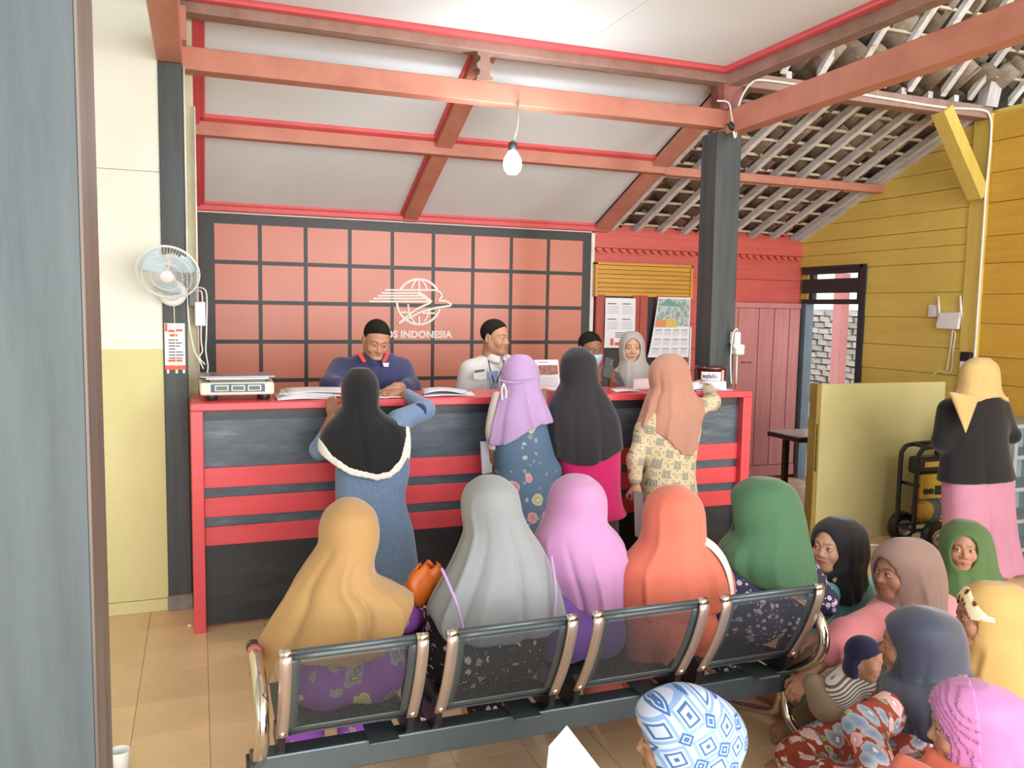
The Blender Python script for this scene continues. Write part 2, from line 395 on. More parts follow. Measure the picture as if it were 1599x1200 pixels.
for x, w in ((1.76, .065), (3.645, .075)):
    slope_box(MB(), x-w, x+w, 7.35, 5.2, -.045, .03).build('rib', M_terra, ce, bevel=.004)
slope_box(MB(), -.03, .025, 7.35, 5.2, -.03, .03).build('rib', M_trimred, ce, bevel=.004)
MB().box((-.02, 6.22, roofz(6.27)-.075), (3.69, 6.32, roofz(6.27)+.03)).build('purlin', M_terra, ce, bevel=.004)
MB().box((-.02, 7.27, 2.525), (3.69, 7.35, 2.575)).build('moulding', M_trimred, ce, bevel=.01)
cf = struct('ceiling', MB().box((-.15, -1.5, 3.475), (3.56, 5.2, 3.50)), M_white, label='flat white board ceiling over the hall')  # front end lengthened out of view to hold sky light off the foreground
for a, b in ((-1.4, 2.098), (2.102, 5.16)): MB().box((-.1, a, 3.465), (2.32, b, 3.477)).build('panel', M_white, cf)
for a, b in ((-1.4, 2.098), (2.102, 5.16)): MB().box((2.325, a, 3.465), (3.52, b, 3.477)).build('panel', M_white, cf)
mo = MB().box((-.06, 5.02, 3.43), (3.50, 5.085, 3.467)).box((3.42, .6, 3.43), (3.485, 5.03, 3.467)).box((-.075, .6, 3.43), (-.01, 5.03, 3.467))
mo.build('moulding', M_trimred, cf, bevel=.012)

struct('ceiling', MB().box((-5.0, -1.5, 3.62), (-.17, 5.2, 3.66)), M_white, label='added unseen white ceiling left of the hall beams, shading the left wall')  # added out of view to keep sky light off the left wall

# beams
def beam(label, mb, mat):
    o = mb.build('beam', mat, None, bevel=.006, kind='structure'); o['label'] = label; return o
beam('terracotta lower beam spanning between the two black posts', MB().box((-.19, 5.125, 3.078), (3.66, 5.25, 3.205)), M_terra)
beam('brown upper beam under the white ceiling edge', MB().box((-.12, 5.085, 3.375), (3.58, 5.21, 3.47)), M_brownbeam)
beam('terracotta beam running from the right black post towards the camera', MB().bar((3.585, 5.30, 3.12), (3.56, .5, 3.155), .115, .165), M_terra)
beam('brown beam along the right edge of the flat ceiling', MB().box((3.486, .5, 3.36), (3.585, 5.09, 3.47)), M_brownbeam)
beam('terracotta beam over the left black post', MB().box((-.195, .5, 3.09), (-.062, 5.2, 3.21)), M_terra)
beam('brown beam along the left edge of the flat ceiling', MB().box((-.17, .5, 3.37), (-.076, 5.2, 3.47)), M_brownbeam)
beam('brown purlin carrying a white cable to the yellow wall', MB().box((3.58, 5.11, 3.375), (6.05, 5.23, 3.475)), M_brownbeam)
beam('thin red purlin under the bare rafters', MB().box((3.69, 6.22, roofz(6.27)-.085), (6.05, 6.30, roofz(6.27)-.012)), M_terra)
def bracket(x, y0, y1, lab):
    zs = [(0, .052), (.02, .052), (.035, .034), (.06, .03), (.075, .05), (.1, .052), (.115, .034), (.14, .03), (.155, .05), (.175, .05)]
    L = [(x-w, y0, 3.203+z_) for z_, w in zs]; Rr = [(x+w, y0, 3.203+z_) for z_, w in zs]
    o = MB().prism(L+Rr[::-1], (0, y1-y0, 0)).build('bracket', M_brownbeam, None, kind='structure'); o['label'] = lab
bracket(1.705, 5.10, 5.19, 'carved bracket between the two beams')
MB().box((3.47, 5.09, 3.2), (3.62, 5.25, 3.38)).build('bracket', plain('stained_block', '9a5f57', .6, var=.3), None, kind='structure')
MB().box((-.10, 5.0, 3.2), (-.04, 5.2, 3.38)).build('bracket', M_terra, None, kind='structure')

# bare tiled roof to the right of the ceiling: rafters, battens, clay tiles
rf = struct('roof', MB().prism([(3.70, 7.6, roofz(7.6)+.20), (3.70, 5.1, roofz(5.1)+.20), (7.6, 5.1, roofz(5.1)+.20), (7.6, 7.6, roofz(7.6)+.20)], (0, 0, .03)), plain('roof_underside', '3d3833', .9), label='bare tiled roof seen from below, right of the ceiling')
UP = 1.0
def upz(y): return 3.50+UP*(5.12-y)
MB().prism([(3.58, 5.12, upz(5.12)+.20), (3.58, 1.5, upz(1.5)+.20), (8.5, 1.5, upz(1.5)+.20), (8.5, 5.12, upz(5.12)+.20)], (0, 0, .03)).build('deck', MATS['roof_underside'], rf)
MB().box((3.58, -1.5, upz(1.5)+.2), (8.5, 1.5, upz(1.5)+.24)).build('deck', MATS['roof_underside'], rf)  # unseen flat deck, added to shade the foreground from the sky
def clay_tile(slope):
    """curved pantile, underside towards the room: 22 x 26 cm"""
    w, l = .235, .27; vs, fs = [], []; n = 7
    for v in (0, 1):
        for u in range(n):
            s_ = u/(n-1); h = .028*math.sin(s_*math.pi*1.55-.35)
            vs.append((s_*w-w/2, -v*l, h+v*l*slope+(-.012 if v == 0 else .012)))
    for u in range(n-1): fs.append((u, u+1, n+u+1, n+u))
    o = len(vs); vs += [(x, y, z_+.012) for x, y, z_ in vs]; fs += [tuple(i+o for i in f_[::-1]) for f_ in fs]
    fs += [(u, o+u, o+u+1, u+1) for u in range(n-1)]
    me = bpy.data.meshes.new('roof_tile'); me.from_pydata(vs, [], fs); me.update(); me.materials.append(M_rooftile)
    me.polygons.foreach_set('use_smooth', [True]*len(me.polygons)); return me
tl, tu = clay_tile(.42), clay_tile(UP); r2 = random.Random(3); ntile = 0
for a in range(12):
    for c in range(11):
        x, y = 3.80+c*.215, 7.42-a*.205
        if y < 5.15: continue
        o = bpy.data.objects.new('roof_tile', tl); COL.objects.link(o); o.parent = rf
        o.location = (x+r2.uniform(-.012, .012), y, roofz(y)+.098+r2.uniform(-.006, .006)); o.rotation_euler = (r2.uniform(-.05, .05), r2.uniform(-.08, .08), r2.uniform(-.04, .04)); ntile += 1
for a in range(11):
    for c in range(17):
        x, y = 3.70+c*.215, 5.06-a*.15
        if ntile >= 290 or (c > 11 and a > 7): continue
        o = bpy.data.objects.new('roof_tile', tu); COL.objects.link(o); o.parent = rf
        o.location = (x+r2.uniform(-.012, .012), y, upz(y)+.098+r2.uniform(-.006, .006)); o.rotation_euler = (r2.uniform(-.05, .05), r2.uniform(-.08, .08), r2.uniform(-.04, .04)); ntile += 1
for a in range(12):
    y = 7.37-a*.205
    if y < 5.2: break
    MB().bar((3.70, y, roofz(y)+.078), (6.1, y, roofz(y)+.078+r2.uniform(-.008, .008)), .032, .022).build('batten', M_batten, rf)
for a in range(11):
    y = 5.02-a*.15
    MB().bar((3.60, y, upz(y)+.078), (8.4, y, upz(y)+.078+r2.uniform(-.008, .008)), .03, .02).build('batten', M_batten, rf)
for c in range(9):
    x = 3.79+c*.272; dx = r2.uniform(-.02, .02)
    slope_box(MB(), x-.024, x+.024, 7.40, 5.15, 0.0, .062).build('rafter', M_rafter, rf)
for c in range(15):
    x = 3.70+c*.30+r2.uniform(-.03, .03)
    if abs(x-6.0) < .12: x += .15
    MB().prism([(x-.024, 5.12, upz(5.12)), (x-.024, 2.5, upz(2.5)), (x-.024, 2.5, upz(2.5)+.062), (x-.024, 5.12, upz(5.12)+.062)], (.05, 0, 0)).build('rafter', M_rafter, rf)
MB().bar((6.0, 5.13, 3.47), (6.0, 5.0, 4.15), .13, .10, up=(0, 1, 0)).build('king_post', M_greyplank, rf, bevel=.004)
# gable strip along the yellow wall
slope_box(MB(), 6.0, 6.06, 7.40, 5.25, -.03, .05).build('barge_board', M_rafter, rf)

# outside the doorway: porch floor, pink post, rough brick wall
yard = struct('ground', MB().box((6.2, -6, -.25), (30, 30, -.02)).box((-30, -30, -.3), (30, -5, -.05)), M_earth)
for i in range(5):
    for j in range(5):
        MB().box((6.2+i*.3, 6.0+j*.3, -.02), (6.2+i*.3+.296, 6.0+j*.3+.296, -.005)).build('tile', M_porch, yard)
gw = struct('wall_yard', MB().box((9.62, 7.0, -.1), (9.8, 15.0, 1.84)), M_mortar)
r3 = random.Random(5); bz = 0.0; nb = 0
me_b = []
for k in range(4):
    mb = MB(); L_, h_ = .24, .085
    mb.prism([(0, 0, 0), (0, L_, r3.uniform(-.006, .006)), (0, L_-r3.uniform(0, .02), h_), (0, r3.uniform(0, .02), h_-r3.uniform(0, .01))], (-.06-r3.uniform(0, .03), 0, 0))
    me = bpy.data.meshes.new('brick'); me.from_pydata(mb.v, [], mb.f); me.update(); me.materials.append(M_brick); me_b.append(me)
for rw in range(18):
    for c in range(12):
        y = 9.0+c*.26+(.13 if rw % 2 else 0); zz = .08+rw*.098
        o = bpy.data.objects.new('brick', me_b[r3.randrange(4)]); COL.objects.link(o); o.parent = gw
        o.location = (9.62, y+r3.uniform(-.02, .02), zz+r3.uniform(-.008, .008)); o.rotation_euler = (r3.uniform(-.06, .06), 0, r3.uniform(-.05, .05))

# ================================================================== FURNITURE AND THINGS
M_red = plain('glossy_red_paint', 'd94c53', .3, var=.06, scale=4, stretch=(1, 1, 6))
m, t = newmat('black_counter_paint', .38)
v = t.coord('Object', (1.2, 1, 5)); n1 = t.noise(v, 2.5, 6, .7)
t.color(t.ramp(n1, [(.3, lin('232427')), (.6, lin('303238')), (.8, lin('464a51'))])); t.bump(n1, .1, .004)
M_cblack = m
m, t = newmat('sheened_black_panel', .34)
v = t.coord('Object', (1.2, 1, 6)); n1 = t.noise(v, 3.0, 7, .72)
t.color(t.ramp(n1, [(.3, lin('39434e')), (.55, lin('4e5a66')), (.8, lin('74808a'))])); t.bump(n1, .15, .004)  # black panel with its bluish-grey sheen painted into the colour
M_csheen = m
M_paper = plain('paper', 'e9e9ee', .7, var=.02)
M_paperblue = plain('bluish_paper', 'dfe3f3', .7, var=.02)
M_plastic = plain('white_plastic', 'e8e9e8', .35, var=.02)
M_plastic2 = plain('grey_plastic', '55595c', .4)
M_cable = plain('white_cable', 'e4e3dd', .4)
M_chrome = plain('chrome', 'd9d4d0', .12, 1.0, var=.02)
M_strap = plain('brushed_chrome_strap', 'cbb9b0', .42, .8, var=.04)
M_metal = plain('dark_grey_steel', '5a6469', .38, .55, var=.08)
M_perf = plain('perforated_steel', '50555a', .4, .6, var=.05)
M_black2 = plain('black_plastic', '1d1e20', .4)
M_steel = plain('brushed_steel', 'a8abb0', .3, .9)
M_cream = plain('cream_plastic', 'e3dfcc', .4)
M_blue = plain('blue_label', '3d5580', .4)
M_lcd = plain('dark_display', '3a3f42', .2)
M_ink = plain('print_ink', '4a4a55', .7)
M_redink = plain('red_print', 'd8603f', .6)

# ---- counter
cn = thing('counter', 'long red and black service counter with three red stripes', 'counter', (1.72, 4.9, 0))
CY, CT = 4.652, 1.25
MB().box((-.05, CY, CT-.042), (3.49, 5.12, CT)).build('countertop', M_red, cn, bevel=.006)
MB().box((-.05, CY, 0), (.012, 5.10, CT-.042)).build('side_panel', M_red, cn, bevel=.004)
MB().box((3.42, CY, 0), (3.49, 5.10, CT-.042)).build('side_panel', M_red, cn, bevel=.004)
MB().box((.012, CY+.062, .90), (3.42, CY+.085, CT-.10)).build('front_panel', M_csheen, cn)
MB().box((.012, CY+.055, CT-.10), (3.42, CY+.085, CT-.042)).build('front_panel', M_cblack, cn)
MB().box((.012, CY+.062, .02), (3.42, CY+.085, .47)).build('front_panel', M_cblack, cn)
MB().box((.012, CY+.064, .46), (3.42, CY+.085, .905)).build('front_panel', M_csheen, cn)
for a, b in ((.783, .893), (.622, .730), (.465, .568)): MB().box((.012, CY+.046, a), (3.42, CY+.064, b)).build('stripe_board', M_red, cn, bevel=.003)

# ---- orange tiled backdrop with the post emblem
bp = thing('backdrop_panel', 'large orange tiled panel in a black frame with white emblem, behind the counter', 'wall panel', (1.8, 7.33, 0))
MB().box((.012, 7.318, .02), (3.56, 7.348, 2.52)).build('backing', M_black, bp)
MB().box((3.55, 7.312, .02), (3.585, 7.348, 2.53)).box((.0, 7.312, 2.515), (3.585, 7.348, 2.53)).build('edging', M_whiteedge, bp)
xs = [.125+.3735*i for i in range(10)]; zs = [2.43-.329*i for i in range(8)]
for i in range(9):
    for j in range(7):
        MB().box((xs[i]+.004, 7.312, zs[j+1]+.034), (xs[i]+.345, 7.319, zs[j])).build('tile', M_orange, bp)
# emblem: globe with a flying bird, drawn in the 5x crop of the photo and laid on the panel
M_emblem = plain('white_emblem', 'e9e2da', .5, var=.02)
def lg(px, py): p = onY(480+px/5, 400+py/5, 7.31); return (p[0], p[2])
em = MB(); O, UX, UZ, DD = (0, 7.309, 0), (1, 0, 0), (0, 0, 1), (0, -.004, 0)
EK = [0]
def stroke(pts, w): EK[0] += 1; em.ribbon([lg(*p) for p in pts], w, (0, 7.309-.00035*EK[0], 0), UX, UZ, DD)
gc = lg(873, 358); gr = (lg(1045, 358)[0]-lg(703, 358)[0])/2
def garc(a0, a1, rx=1.0, w=.02, n=20):
    em.ribbon([(gc[0]+gr*rx*math.cos(math.radians(a0+(a1-a0)*i/n)), gc[1]+gr*math.sin(math.radians(a0+(a1-a0)*i/n))) for i in range(n+1)], w, (0, 7.309-.00035*EK[0], 0), UX, UZ, DD); EK[0] += 1
garc(30, 148); garc(183, 342); garc(33, 145, .42, .015, 12); garc(186, 250, .5, .015, 10); garc(300, 338, .5, .015, 8)
stroke([(873, 190), (873, 262)], .015); stroke([(873, 470), (873, 530)], .015)
stroke([(735, 440), (800, 440)], .015); stroke([(900, 447), (1000, 447)], .015)
for k, (x0, x1, y) in enumerate(((605, 1020, 266), (575, 875, 290), (548, 900, 311), (515, 920, 332), (483, 970, 355))): stroke([(x0, y), (x1, y)], .016)
stroke([(860, 285), (905, 310), (970, 362)], .03); stroke([(700, 357), (960, 357)], .012)
stroke([(1000, 268), (1040, 285), (1050, 315), (1025, 350)], .018); stroke([(1025, 350), (1075, 350), (1115, 370), (1124, 384)], .018); stroke([(1124, 384), (1085, 390)], .014)
stroke([(1120, 388), (1000, 405), (880, 440), (780, 490), (715, 525)], .018); stroke([(715, 525), (790, 460), (860, 410), (960, 365)], .018)
em.build('emblem', M_emblem, bp)
p0 = onY(594, 526.5, 7.31)
lettering('lettering', 'POS INDONESIA', .086, (p0[0]-.005, 7.309, p0[2]-.005), (1, 0, 0), (0, 0, 1), M_emblem, bp, .002, .0035, sx=1.055)

# ---- window in the red wall: yellow slat blind above, red shutters and dark openings below
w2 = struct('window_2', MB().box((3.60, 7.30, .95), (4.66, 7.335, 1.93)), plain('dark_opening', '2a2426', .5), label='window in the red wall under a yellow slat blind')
M_shutter = wood('red_brown_shutter', 'a0463c', 'ad5246', .5, (12, 12, 1), 2.0, .1)
for a, b in ((3.60, 3.69), (4.0, 4.075), (4.08, 4.165), (4.26, 4.64)): MB().box((a, 7.27, .95), (b, 7.30, 1.925)).build('shutter_board', M_shutter, w2, bevel=.003)
M_slat = wood('yellow_slat', 'c08a35', 'cf9d45', .3, (1, 10, 10), 2.0, .1, .06)
MB().box((3.575, 7.255, 1.905), (3.60, 7.32, 2.235)).box((4.64, 7.255, 1.905), (4.665, 7.32, 2.235)).box((3.575, 7.255, 2.212), (4.665, 7.32, 2.238)).build('frame', M_slat, w2, bevel=.003)
for k in range(7): MB().box((3.60, 7.275-.003*(k % 2), 1.912+.043*k), (4.64, 7.30, 1.912+.043*k+.039)).build('slat', M_slat, w2, bevel=.002)

# ---- calendars
cal = thing('calendar', 'plain white wall calendar hanging left on the window shutters', 'calendar', (3.85, 7.26, 1.41))
MB().sheet(lambda u, v: (3.685+.33*u, 7.255-.006*math.sin(v*3), 1.41+.485*v), 4, 8).build('sheet', M_paper, cal, thick=.003)
mb = MB()
for c in range(2):
    for r_ in range(2):
        x0, z0 = 3.71+.16*c, 1.835-.15*r_
        mb.box((x0, 7.243, z0), (x0+.09, 7.2475, z0+.008))
        for q in range(5): mb.box((x0, 7.2435, z0-.022-.016*q), (x0+.12, 7.2475, z0-.0235-.016*q))
for q in range(3): mb.box((3.80, 7.2435, 1.56-.02*q), (3.93, 7.2475, 1.553-.02*q))
mb.build('print', M_ink, cal, kind='stuff')
MB().box((3.75, 7.244, 1.435), (3.78, 7.248, 1.50)).box((3.80, 7.244, 1.435), (3.86, 7.248, 1.465)).build('red_print', M_redink, cal, kind='stuff')
ca2 = thing('calendar', 'wall calendar with a colourful photo on its upper half, hanging askew', 'calendar', (4.42, 7.25, 1.32))
def c2(u, v):
    xl = 4.165+.10*v**.8; xr = 4.635; return (xl+(xr-xl)*u, 7.245-.02*math.sin(u*3.0)*(1-v), 1.315+.60*v)
MB().sheet(c2, 6, 10).build('sheet', M_paper, ca2, thick=.003)
m, t = newmat('calendar_photo', .4)
v = t.coord('Object', (9, 1, 9)); n1 = t.noise(v, 1.2, 4)
t.color(t.ramp(n1, [(.30, lin('6f8f9c')), (.42, lin('8ea9a4')), (.5, lin('c9cdc8')), (.57, lin('7f9aa8')), (.66, lin('a9b27c'))])); M_calphoto = m
def c2f(u0, u1, v0, v1): return lambda u, v: (lambda p: (p[0], p[1]-.004, p[2]))(c2(u0+(u1-u0)*u, v0+(v1-v0)*v))
MB().sheet(c2f(.03, .97, .52, .97), 5, 4).build('photo_print', M_calphoto, ca2)
MB().prism([c2f(0, 1, 0, 1)(.05, .86), c2f(0, 1, 0, 1)(.75, .84), c2f(0, 1, 0, 1)(.32, .98)], (0, -.002, 0)).build('roof_print', plain('teal_print', '6aa09a', .5), ca2)
MB().sheet(c2f(.02, .32, .50, .62), 3, 2).build('orange_print', plain('orange_print', 'd9855c', .5), ca2)
MB().sheet(c2f(.30, .62, .50, .64), 3, 2).build('yellow_print', plain('yellow_print', 'd9bb55', .5), ca2)
mb = MB()
for r_ in range(3):
    for c in range(4):
        u0, v0 = .06+.235*c, .455-.155*r_
        for q in range(4):
            a, b = c2(u0, v0-.026*q), c2(u0+.17, v0-.026*q); mb.bar((a[0], a[1]-.003, a[2]), (b[0], b[1]-.003, b[2]), .002, .006 if q == 0 else .002)
mb.build('print', M_ink, ca2, kind='stuff')
MB().box((4.64, 7.235, 1.08), (4.655, 7.262, 1.62)).build('edge_strip', M_white, ca2)

# ---- desk calendar, tin, scale, papers on the counter
dc = thing('desk_calendar', 'white tent desk calendar with a photo strip, behind the lilac hijab', 'calendar', (2.115, 4.95, CT))
MB().prism([(2.033, 4.93, CT), (2.033, 5.03, CT), (2.033, 4.985, CT+.198)], (.165, 0, 0)).build('stand', M_paper, dc)
MB().prism([(2.048, 4.9405, CT+.105), (2.183, 4.9405, CT+.105), (2.183, 4.9565, CT+.165), (2.048, 4.9565, CT+.165)], (0, -.0025, 0)).build('photo_print', plain('photo_strip', '8a5a4c', .5, var=.6, scale=40), dc)
mb = MB().prism([(2.05, 4.965, CT+.18), (2.12, 4.965, CT+.18), (2.12, 4.967, CT+.186), (2.05, 4.967, CT+.186)], (0, -.0025, 0))
for q in range(5): mb.prism([(2.05, 4.9265+.0035*q, CT+.03+.013*q), (2.18, 4.9265+.0035*q, CT+.03+.013*q), (2.18, 4.927+.0035*q, CT+.032+.013*q), (2.05, 4.927+.0035*q, CT+.032+.013*q)], (0, -.0025, 0))
mb.build('print', plain('grey_print', '8f95a8', .6), dc, kind='stuff')
sc = thing('folder', 'yellow card folder standing beside the desk calendar', 'folder', (2.22, 5.03, CT))
MB().prism([(2.16, 5.055, CT), (2.245, 5.05, CT), (2.235, 5.06, CT+.155), (2.16, 5.065, CT+.15)], (0, .012, 0)).build('cover', plain('yellow_card', 'd7bb58', .5), sc)

tin = thing('biscuit_tin', 'brown biscuit tin with white lettered label at the right end of the counter', 'tin', (3.375, 4.98, CT))
M_tin = plain('brown_tin', '4b1f22', .25, .3)
MB().lathe([(.104, 0), (.108, .004), (.108, .008), (.105, .012), (.105, .128), (.108, .132)], (3.375, 4.98, CT), n=40).build('body', M_tin, tin, smooth=True)
MB().lathe([(.110, .130), (.111, .134), (.111, .143), (.107, .146), (.02, .147)], (3.375, 4.98, CT), n=40).build('lid', plain('tin_lid', '6e4a48', .25, .6), tin, smooth=True)
def on_tin(a0, a1, z0, z1, r_=.1062): return lambda u, v: (3.375+r_*math.sin(a0+(a1-a0)*u), 4.98-r_*math.cos(a0+(a1-a0)*u), CT+z0+(z1-z0)*v)
MB().sheet(on_tin(-1.25, .1, .052, .112), 14, 2).build('label', M_paper, tin)
MB().sheet(on_tin(.16, .42, .015, .125), 4, 2).build('label', plain('pink_label', 'd6a9a0', .4), tin)
lt = lettering('lettering', 'wafello', .046, (0, 0, 0), (1, 0, 0), (0, 0, 1), plain('dark_lettering', '33282a', .5), None, .0006, .0008)
for vv in lt.data.vertices:
    a = -1.16+vv.co.x/.1068*.80; dz = vv.co.z; rr = .1068-vv.co.y*.5
    vv.co = (rr*math.sin(a), -rr*math.cos(a), .068+dz)
lt.parent = tin

scl = thing('weighing_scale', 'cream counter weighing scale with steel platter at the left end', 'scale', (.195, 4.86, CT))
MB().prism([(.0, 4.75, CT+.03), (.385, 4.75, CT+.03), (.392, 5.03, CT+.03), (-.005, 5.03, CT+.03)], (0, 0, .07)).build('body', M_cream, scl, bevel=.012)
MB().box((.055, 4.744, CT+.048), (.335, 4.752, CT+.092)).build('display_panel', M_blue, scl, bevel=.002)
for k in range(3): 
    f_ = MB().box((.075+.085*k, 4.739, CT+.055), (.145+.085*k, 4.746, CT+.086)).build('display', M_cream, scl); MB().box((.081+.085*k, 4.736, CT+.060), (.139+.085*k, 4.741, CT+.081)).build('screen', M_lcd, f_)
MB().box((.03, 4.78, CT+.112), (.36, 5.03, CT+.126)).box((.0, 4.765, CT+.126), (.392, 5.05, CT+.134)).build('platter', M_steel, scl, bevel=.003)
for x in (.06, .335):
    for y in (4.79, 4.99): MB().lathe([(.026, 0), (.03, .02), (.03, .034)], (x, y, CT), n=14).build('foot', M_black2, scl)
MB().box((.05, 4.78, CT+.098), (.34, 5.0, CT+.114)).build('support', M_plastic2, scl)

def paper(label, corners, mat=None, curl=0.0, group=None, th=.002, name='paper'):
    c = [Vector(p) for p in corners]
    def fn(u, v): 
        p = c[0]*(1-u)*(1-v)+c[1]*u*(1-v)+c[2]*u*v+c[3]*(1-u)*v; return p+Vector((0, 0, curl*(math.sin(u*math.pi*1.3)+.4*math.sin(v*4+u*3))))
    o = MB().sheet(fn, 6, 5).build(name, mat or M_paper, None, thick=th, smooth=True); return tag(o, label, 'paper', group)
q = CT+.004
stack = [(.40, 4.70, .32, .22, .1), (.42, 4.72, .30, .23, -.12), (.45, 4.70, .31, .22, .25), (.41, 4.75, .30, .22, -.3), (.46, 4.73, .32, .2, .05)]
for k, (x, y, w_, h_, a) in enumerate(stack):
    ca, sa = math.cos(a), math.sin(a); zz = q+.008*k
    paper(('lowest', 'second', 'middle', 'fourth', 'topmost')[k]+' sheet of the paper pile beside the weighing scale', [(x, y, zz), (x+w_*ca, y+w_*sa*.4, zz), (x+w_*ca-h_*sa*.4, y+w_*sa*.4+h_*ca, zz+.012), (x-h_*sa*.4, y+h_*ca, zz+.012)], curl=.004, th=.006 if k < 3 else .003, group='papers beside the scale')
paper('white sheets between the black hijab with lace and the navy clerk', [(.93, 4.69, q), (1.17, 4.68, q), (1.16, 4.87, q+.006), (.95, 4.88, q)], curl=.003, th=.004)
paper('lower white form in front of the clerk in the pale uniform', [(1.22, 4.70, q), (1.55, 4.72, q), (1.60, 4.96, q), (1.30, 4.97, q)], curl=.004)
paper('upper rumpled white form in front of the clerk in the pale uniform', [(1.24, 4.76, q+.012), (1.50, 4.74, q+.014), (1.56, 4.94, q+.018), (1.29, 5.0, q+.022)], curl=.012, mat=M_paperblue)
paper('white sheet lying before the woman in the pale grey hijab', [(2.50, 4.74, q), (2.70, 4.74, q), (2.74, 4.92, q), (2.56, 4.94, q)], curl=.003)
paper('pinkish sheet propped up before the woman in the pale grey hijab', [(2.66, 4.80, q+.005), (2.88, 4.78, q+.005), (2.92, 4.84, q+.075), (2.70, 4.87, q+.07)], curl=.003, mat=plain('pinkish_paper', 'e3c9cf', .7, var=.02))
paper('flat white sheet at the right end of the counter', [(3.08, 4.69, q), (3.36, 4.69, q), (3.38, 4.82, q), (3.10, 4.84, q)])
paper('curled bluish white sheet standing in front of the biscuit tin', [(3.06, 4.72, q+.006), (3.32, 4.71, q+.006), (3.35, 4.76, q+.06), (3.08, 4.80, q+.05)], curl=.006, mat=M_paperblue)

# ---- wall fan, poster, wiring by the left post
fan = thing('wall_fan', 'white wall fan mounted on the left black post', 'fan', (-.14, 5.05, 1.82))
FC = Vector((-.150, 4.83, 1.935)); FN = Vector((-.12, -.80, -.50)).normalized()
q_ = FN.to_track_quat('Z', 'Y').to_matrix().to_4x4(); FM = Matrix.Translation(FC) @ q_
R0 = .158
mb = MB(); mb.M = FM
for k in range(64):
    a = 2*math.pi*k/64; c_, s_ = math.cos(a), math.sin(a)
    mb.tube([(.035*c_, .035*s_, .045), (.10*c_, .10*s_, .042), (.148*c_, .148*s_, .022), (R0*c_, R0*s_, 0)], .0011, 3, cap=False)
for rr, hz in ((R0, 0), (.125, .036), (.08, .044)): mb.tube([(rr*math.cos(i*math.pi/24), rr*math.sin(i*math.pi/24), hz) for i in range(49)], .0045 if rr == R0 else .0016, 6)
mb.build('front_grille', M_plastic, fan, smooth=True)
mb = MB(); mb.M = FM
for k in range(64):
    a = 2*math.pi*k/64; c_, s_ = math.cos(a), math.sin(a)
    mb.tube([(.05*c_, .05*s_, -.06), (.12*c_, .12*s_, -.05), (R0*c_, R0*s_, -.006)], .0011, 3, cap=False)
mb.tube([(R0*math.cos(i*math.pi/24), R0*math.sin(i*math.pi/24), -.008) for i in range(49)], .004, 6)
mb.build('rear_grille', M_plastic, fan, smooth=True)
mb = MB(); mb.M = FM; mb.lathe([(.001, .052), (.03, .052), (.036, .046), (.036, .04), (.001, .04)], (0, 0, 0), n=24); mb.build('badge_cap', M_plastic, fan, smooth=True)
M_blade = plain('blue_blade', 'b8d4e6', .25)
for k in range(3):
    mb = MB(); mb.M = FM @ Matrix.Rotation(k*2*math.pi/3+.4, 4, 'Z')
    mb.sheet(lambda u, v: ((.02+.118*v)*math.cos((u-.5)*(1.5-.4*v)), (.02+.118*v)*math.sin((u-.5)*(1.5-.4*v)), -.012+.03*(u-.5)), 6, 5); mb.build('blade', M_blade, fan, smooth=True, thick=.002)
mb = MB(); mb.M = FM; mb.lathe([(.02, .0), (.02, -.03), (.05, -.055), (.055, -.11), (.04, -.15), (.001, -.155)], (0, 0, 0), n=20); mb.build('motor', M_plastic, fan, smooth=True)
mb = MB(); mb.lathe([(.001, -.07), (.055, -.068), (.072, -.05), (.075, -.02), (.072, 0)], (-.135, 5.06, 1.83), 'Y', 28); mb.build('mount', M_plastic, fan, smooth=True)
MB().tube([(-.135, 5.0, 1.84), (-.14, 4.98, 1.90), (-.143, 4.95, 1.95)], .026, 10).build('arm', M_plastic, fan, smooth=True)
mb = MB(); mb.lathe([(.001, -.074), (.045, -.073), (.047, -.068)], (-.135, 5.06, 1.833), 'Y', 24); mb.build('switch_face', plain('pale_blue_plastic', 'cfe0ea', .3), fan, smooth=True)
MB().tube([(-.128, 5.0, 1.76), (-.126, 5.02, 1.6), (-.124, 5.04, 1.42)], .0022, 5).build('pull_cord', M_cable, fan)

po = thing('poster', 'white and orange printed notice taped to the left black post', 'poster', (-.13, 5.055, 1.4))
MB().box((-.182, 5.052, 1.40), (-.075, 5.0545, 1.662)).build('sheet', M_paper, po)
MB().box((-.182, 5.0505, 1.40), (-.075, 5.053, 1.425)).box((-.180, 5.0505, 1.615), (-.166, 5.053, 1.66)).build('orange_border', M_redink, po, kind='stuff')
mb = MB()
for k in range(7): mb.box((-.162, 5.0507, 1.565-.017*k), (-.162+(.05, .07, .06, .04, .075, .08, .072)[k], 5.053, 1.571-.017*k))
mb.build('print', M_ink, po, kind='stuff')
mb = MB()
for a, b, z_ in ((-.162, -.13, 1.612), (-.122, -.088, 1.616), (-.155, -.115, 1.588), (-.165, -.09, 1.445)): mb.box((a, 5.0507, z_), (b, 5.053, z_+.013))
mb.build('red_print', M_redink, po, kind='stuff')
for k, x in enumerate((-.173, -.128, -.09)): MB().box((x, 5.0515, 1.38), (x+.012, 5.0550, 1.402)).build('tape', M_plastic, po)

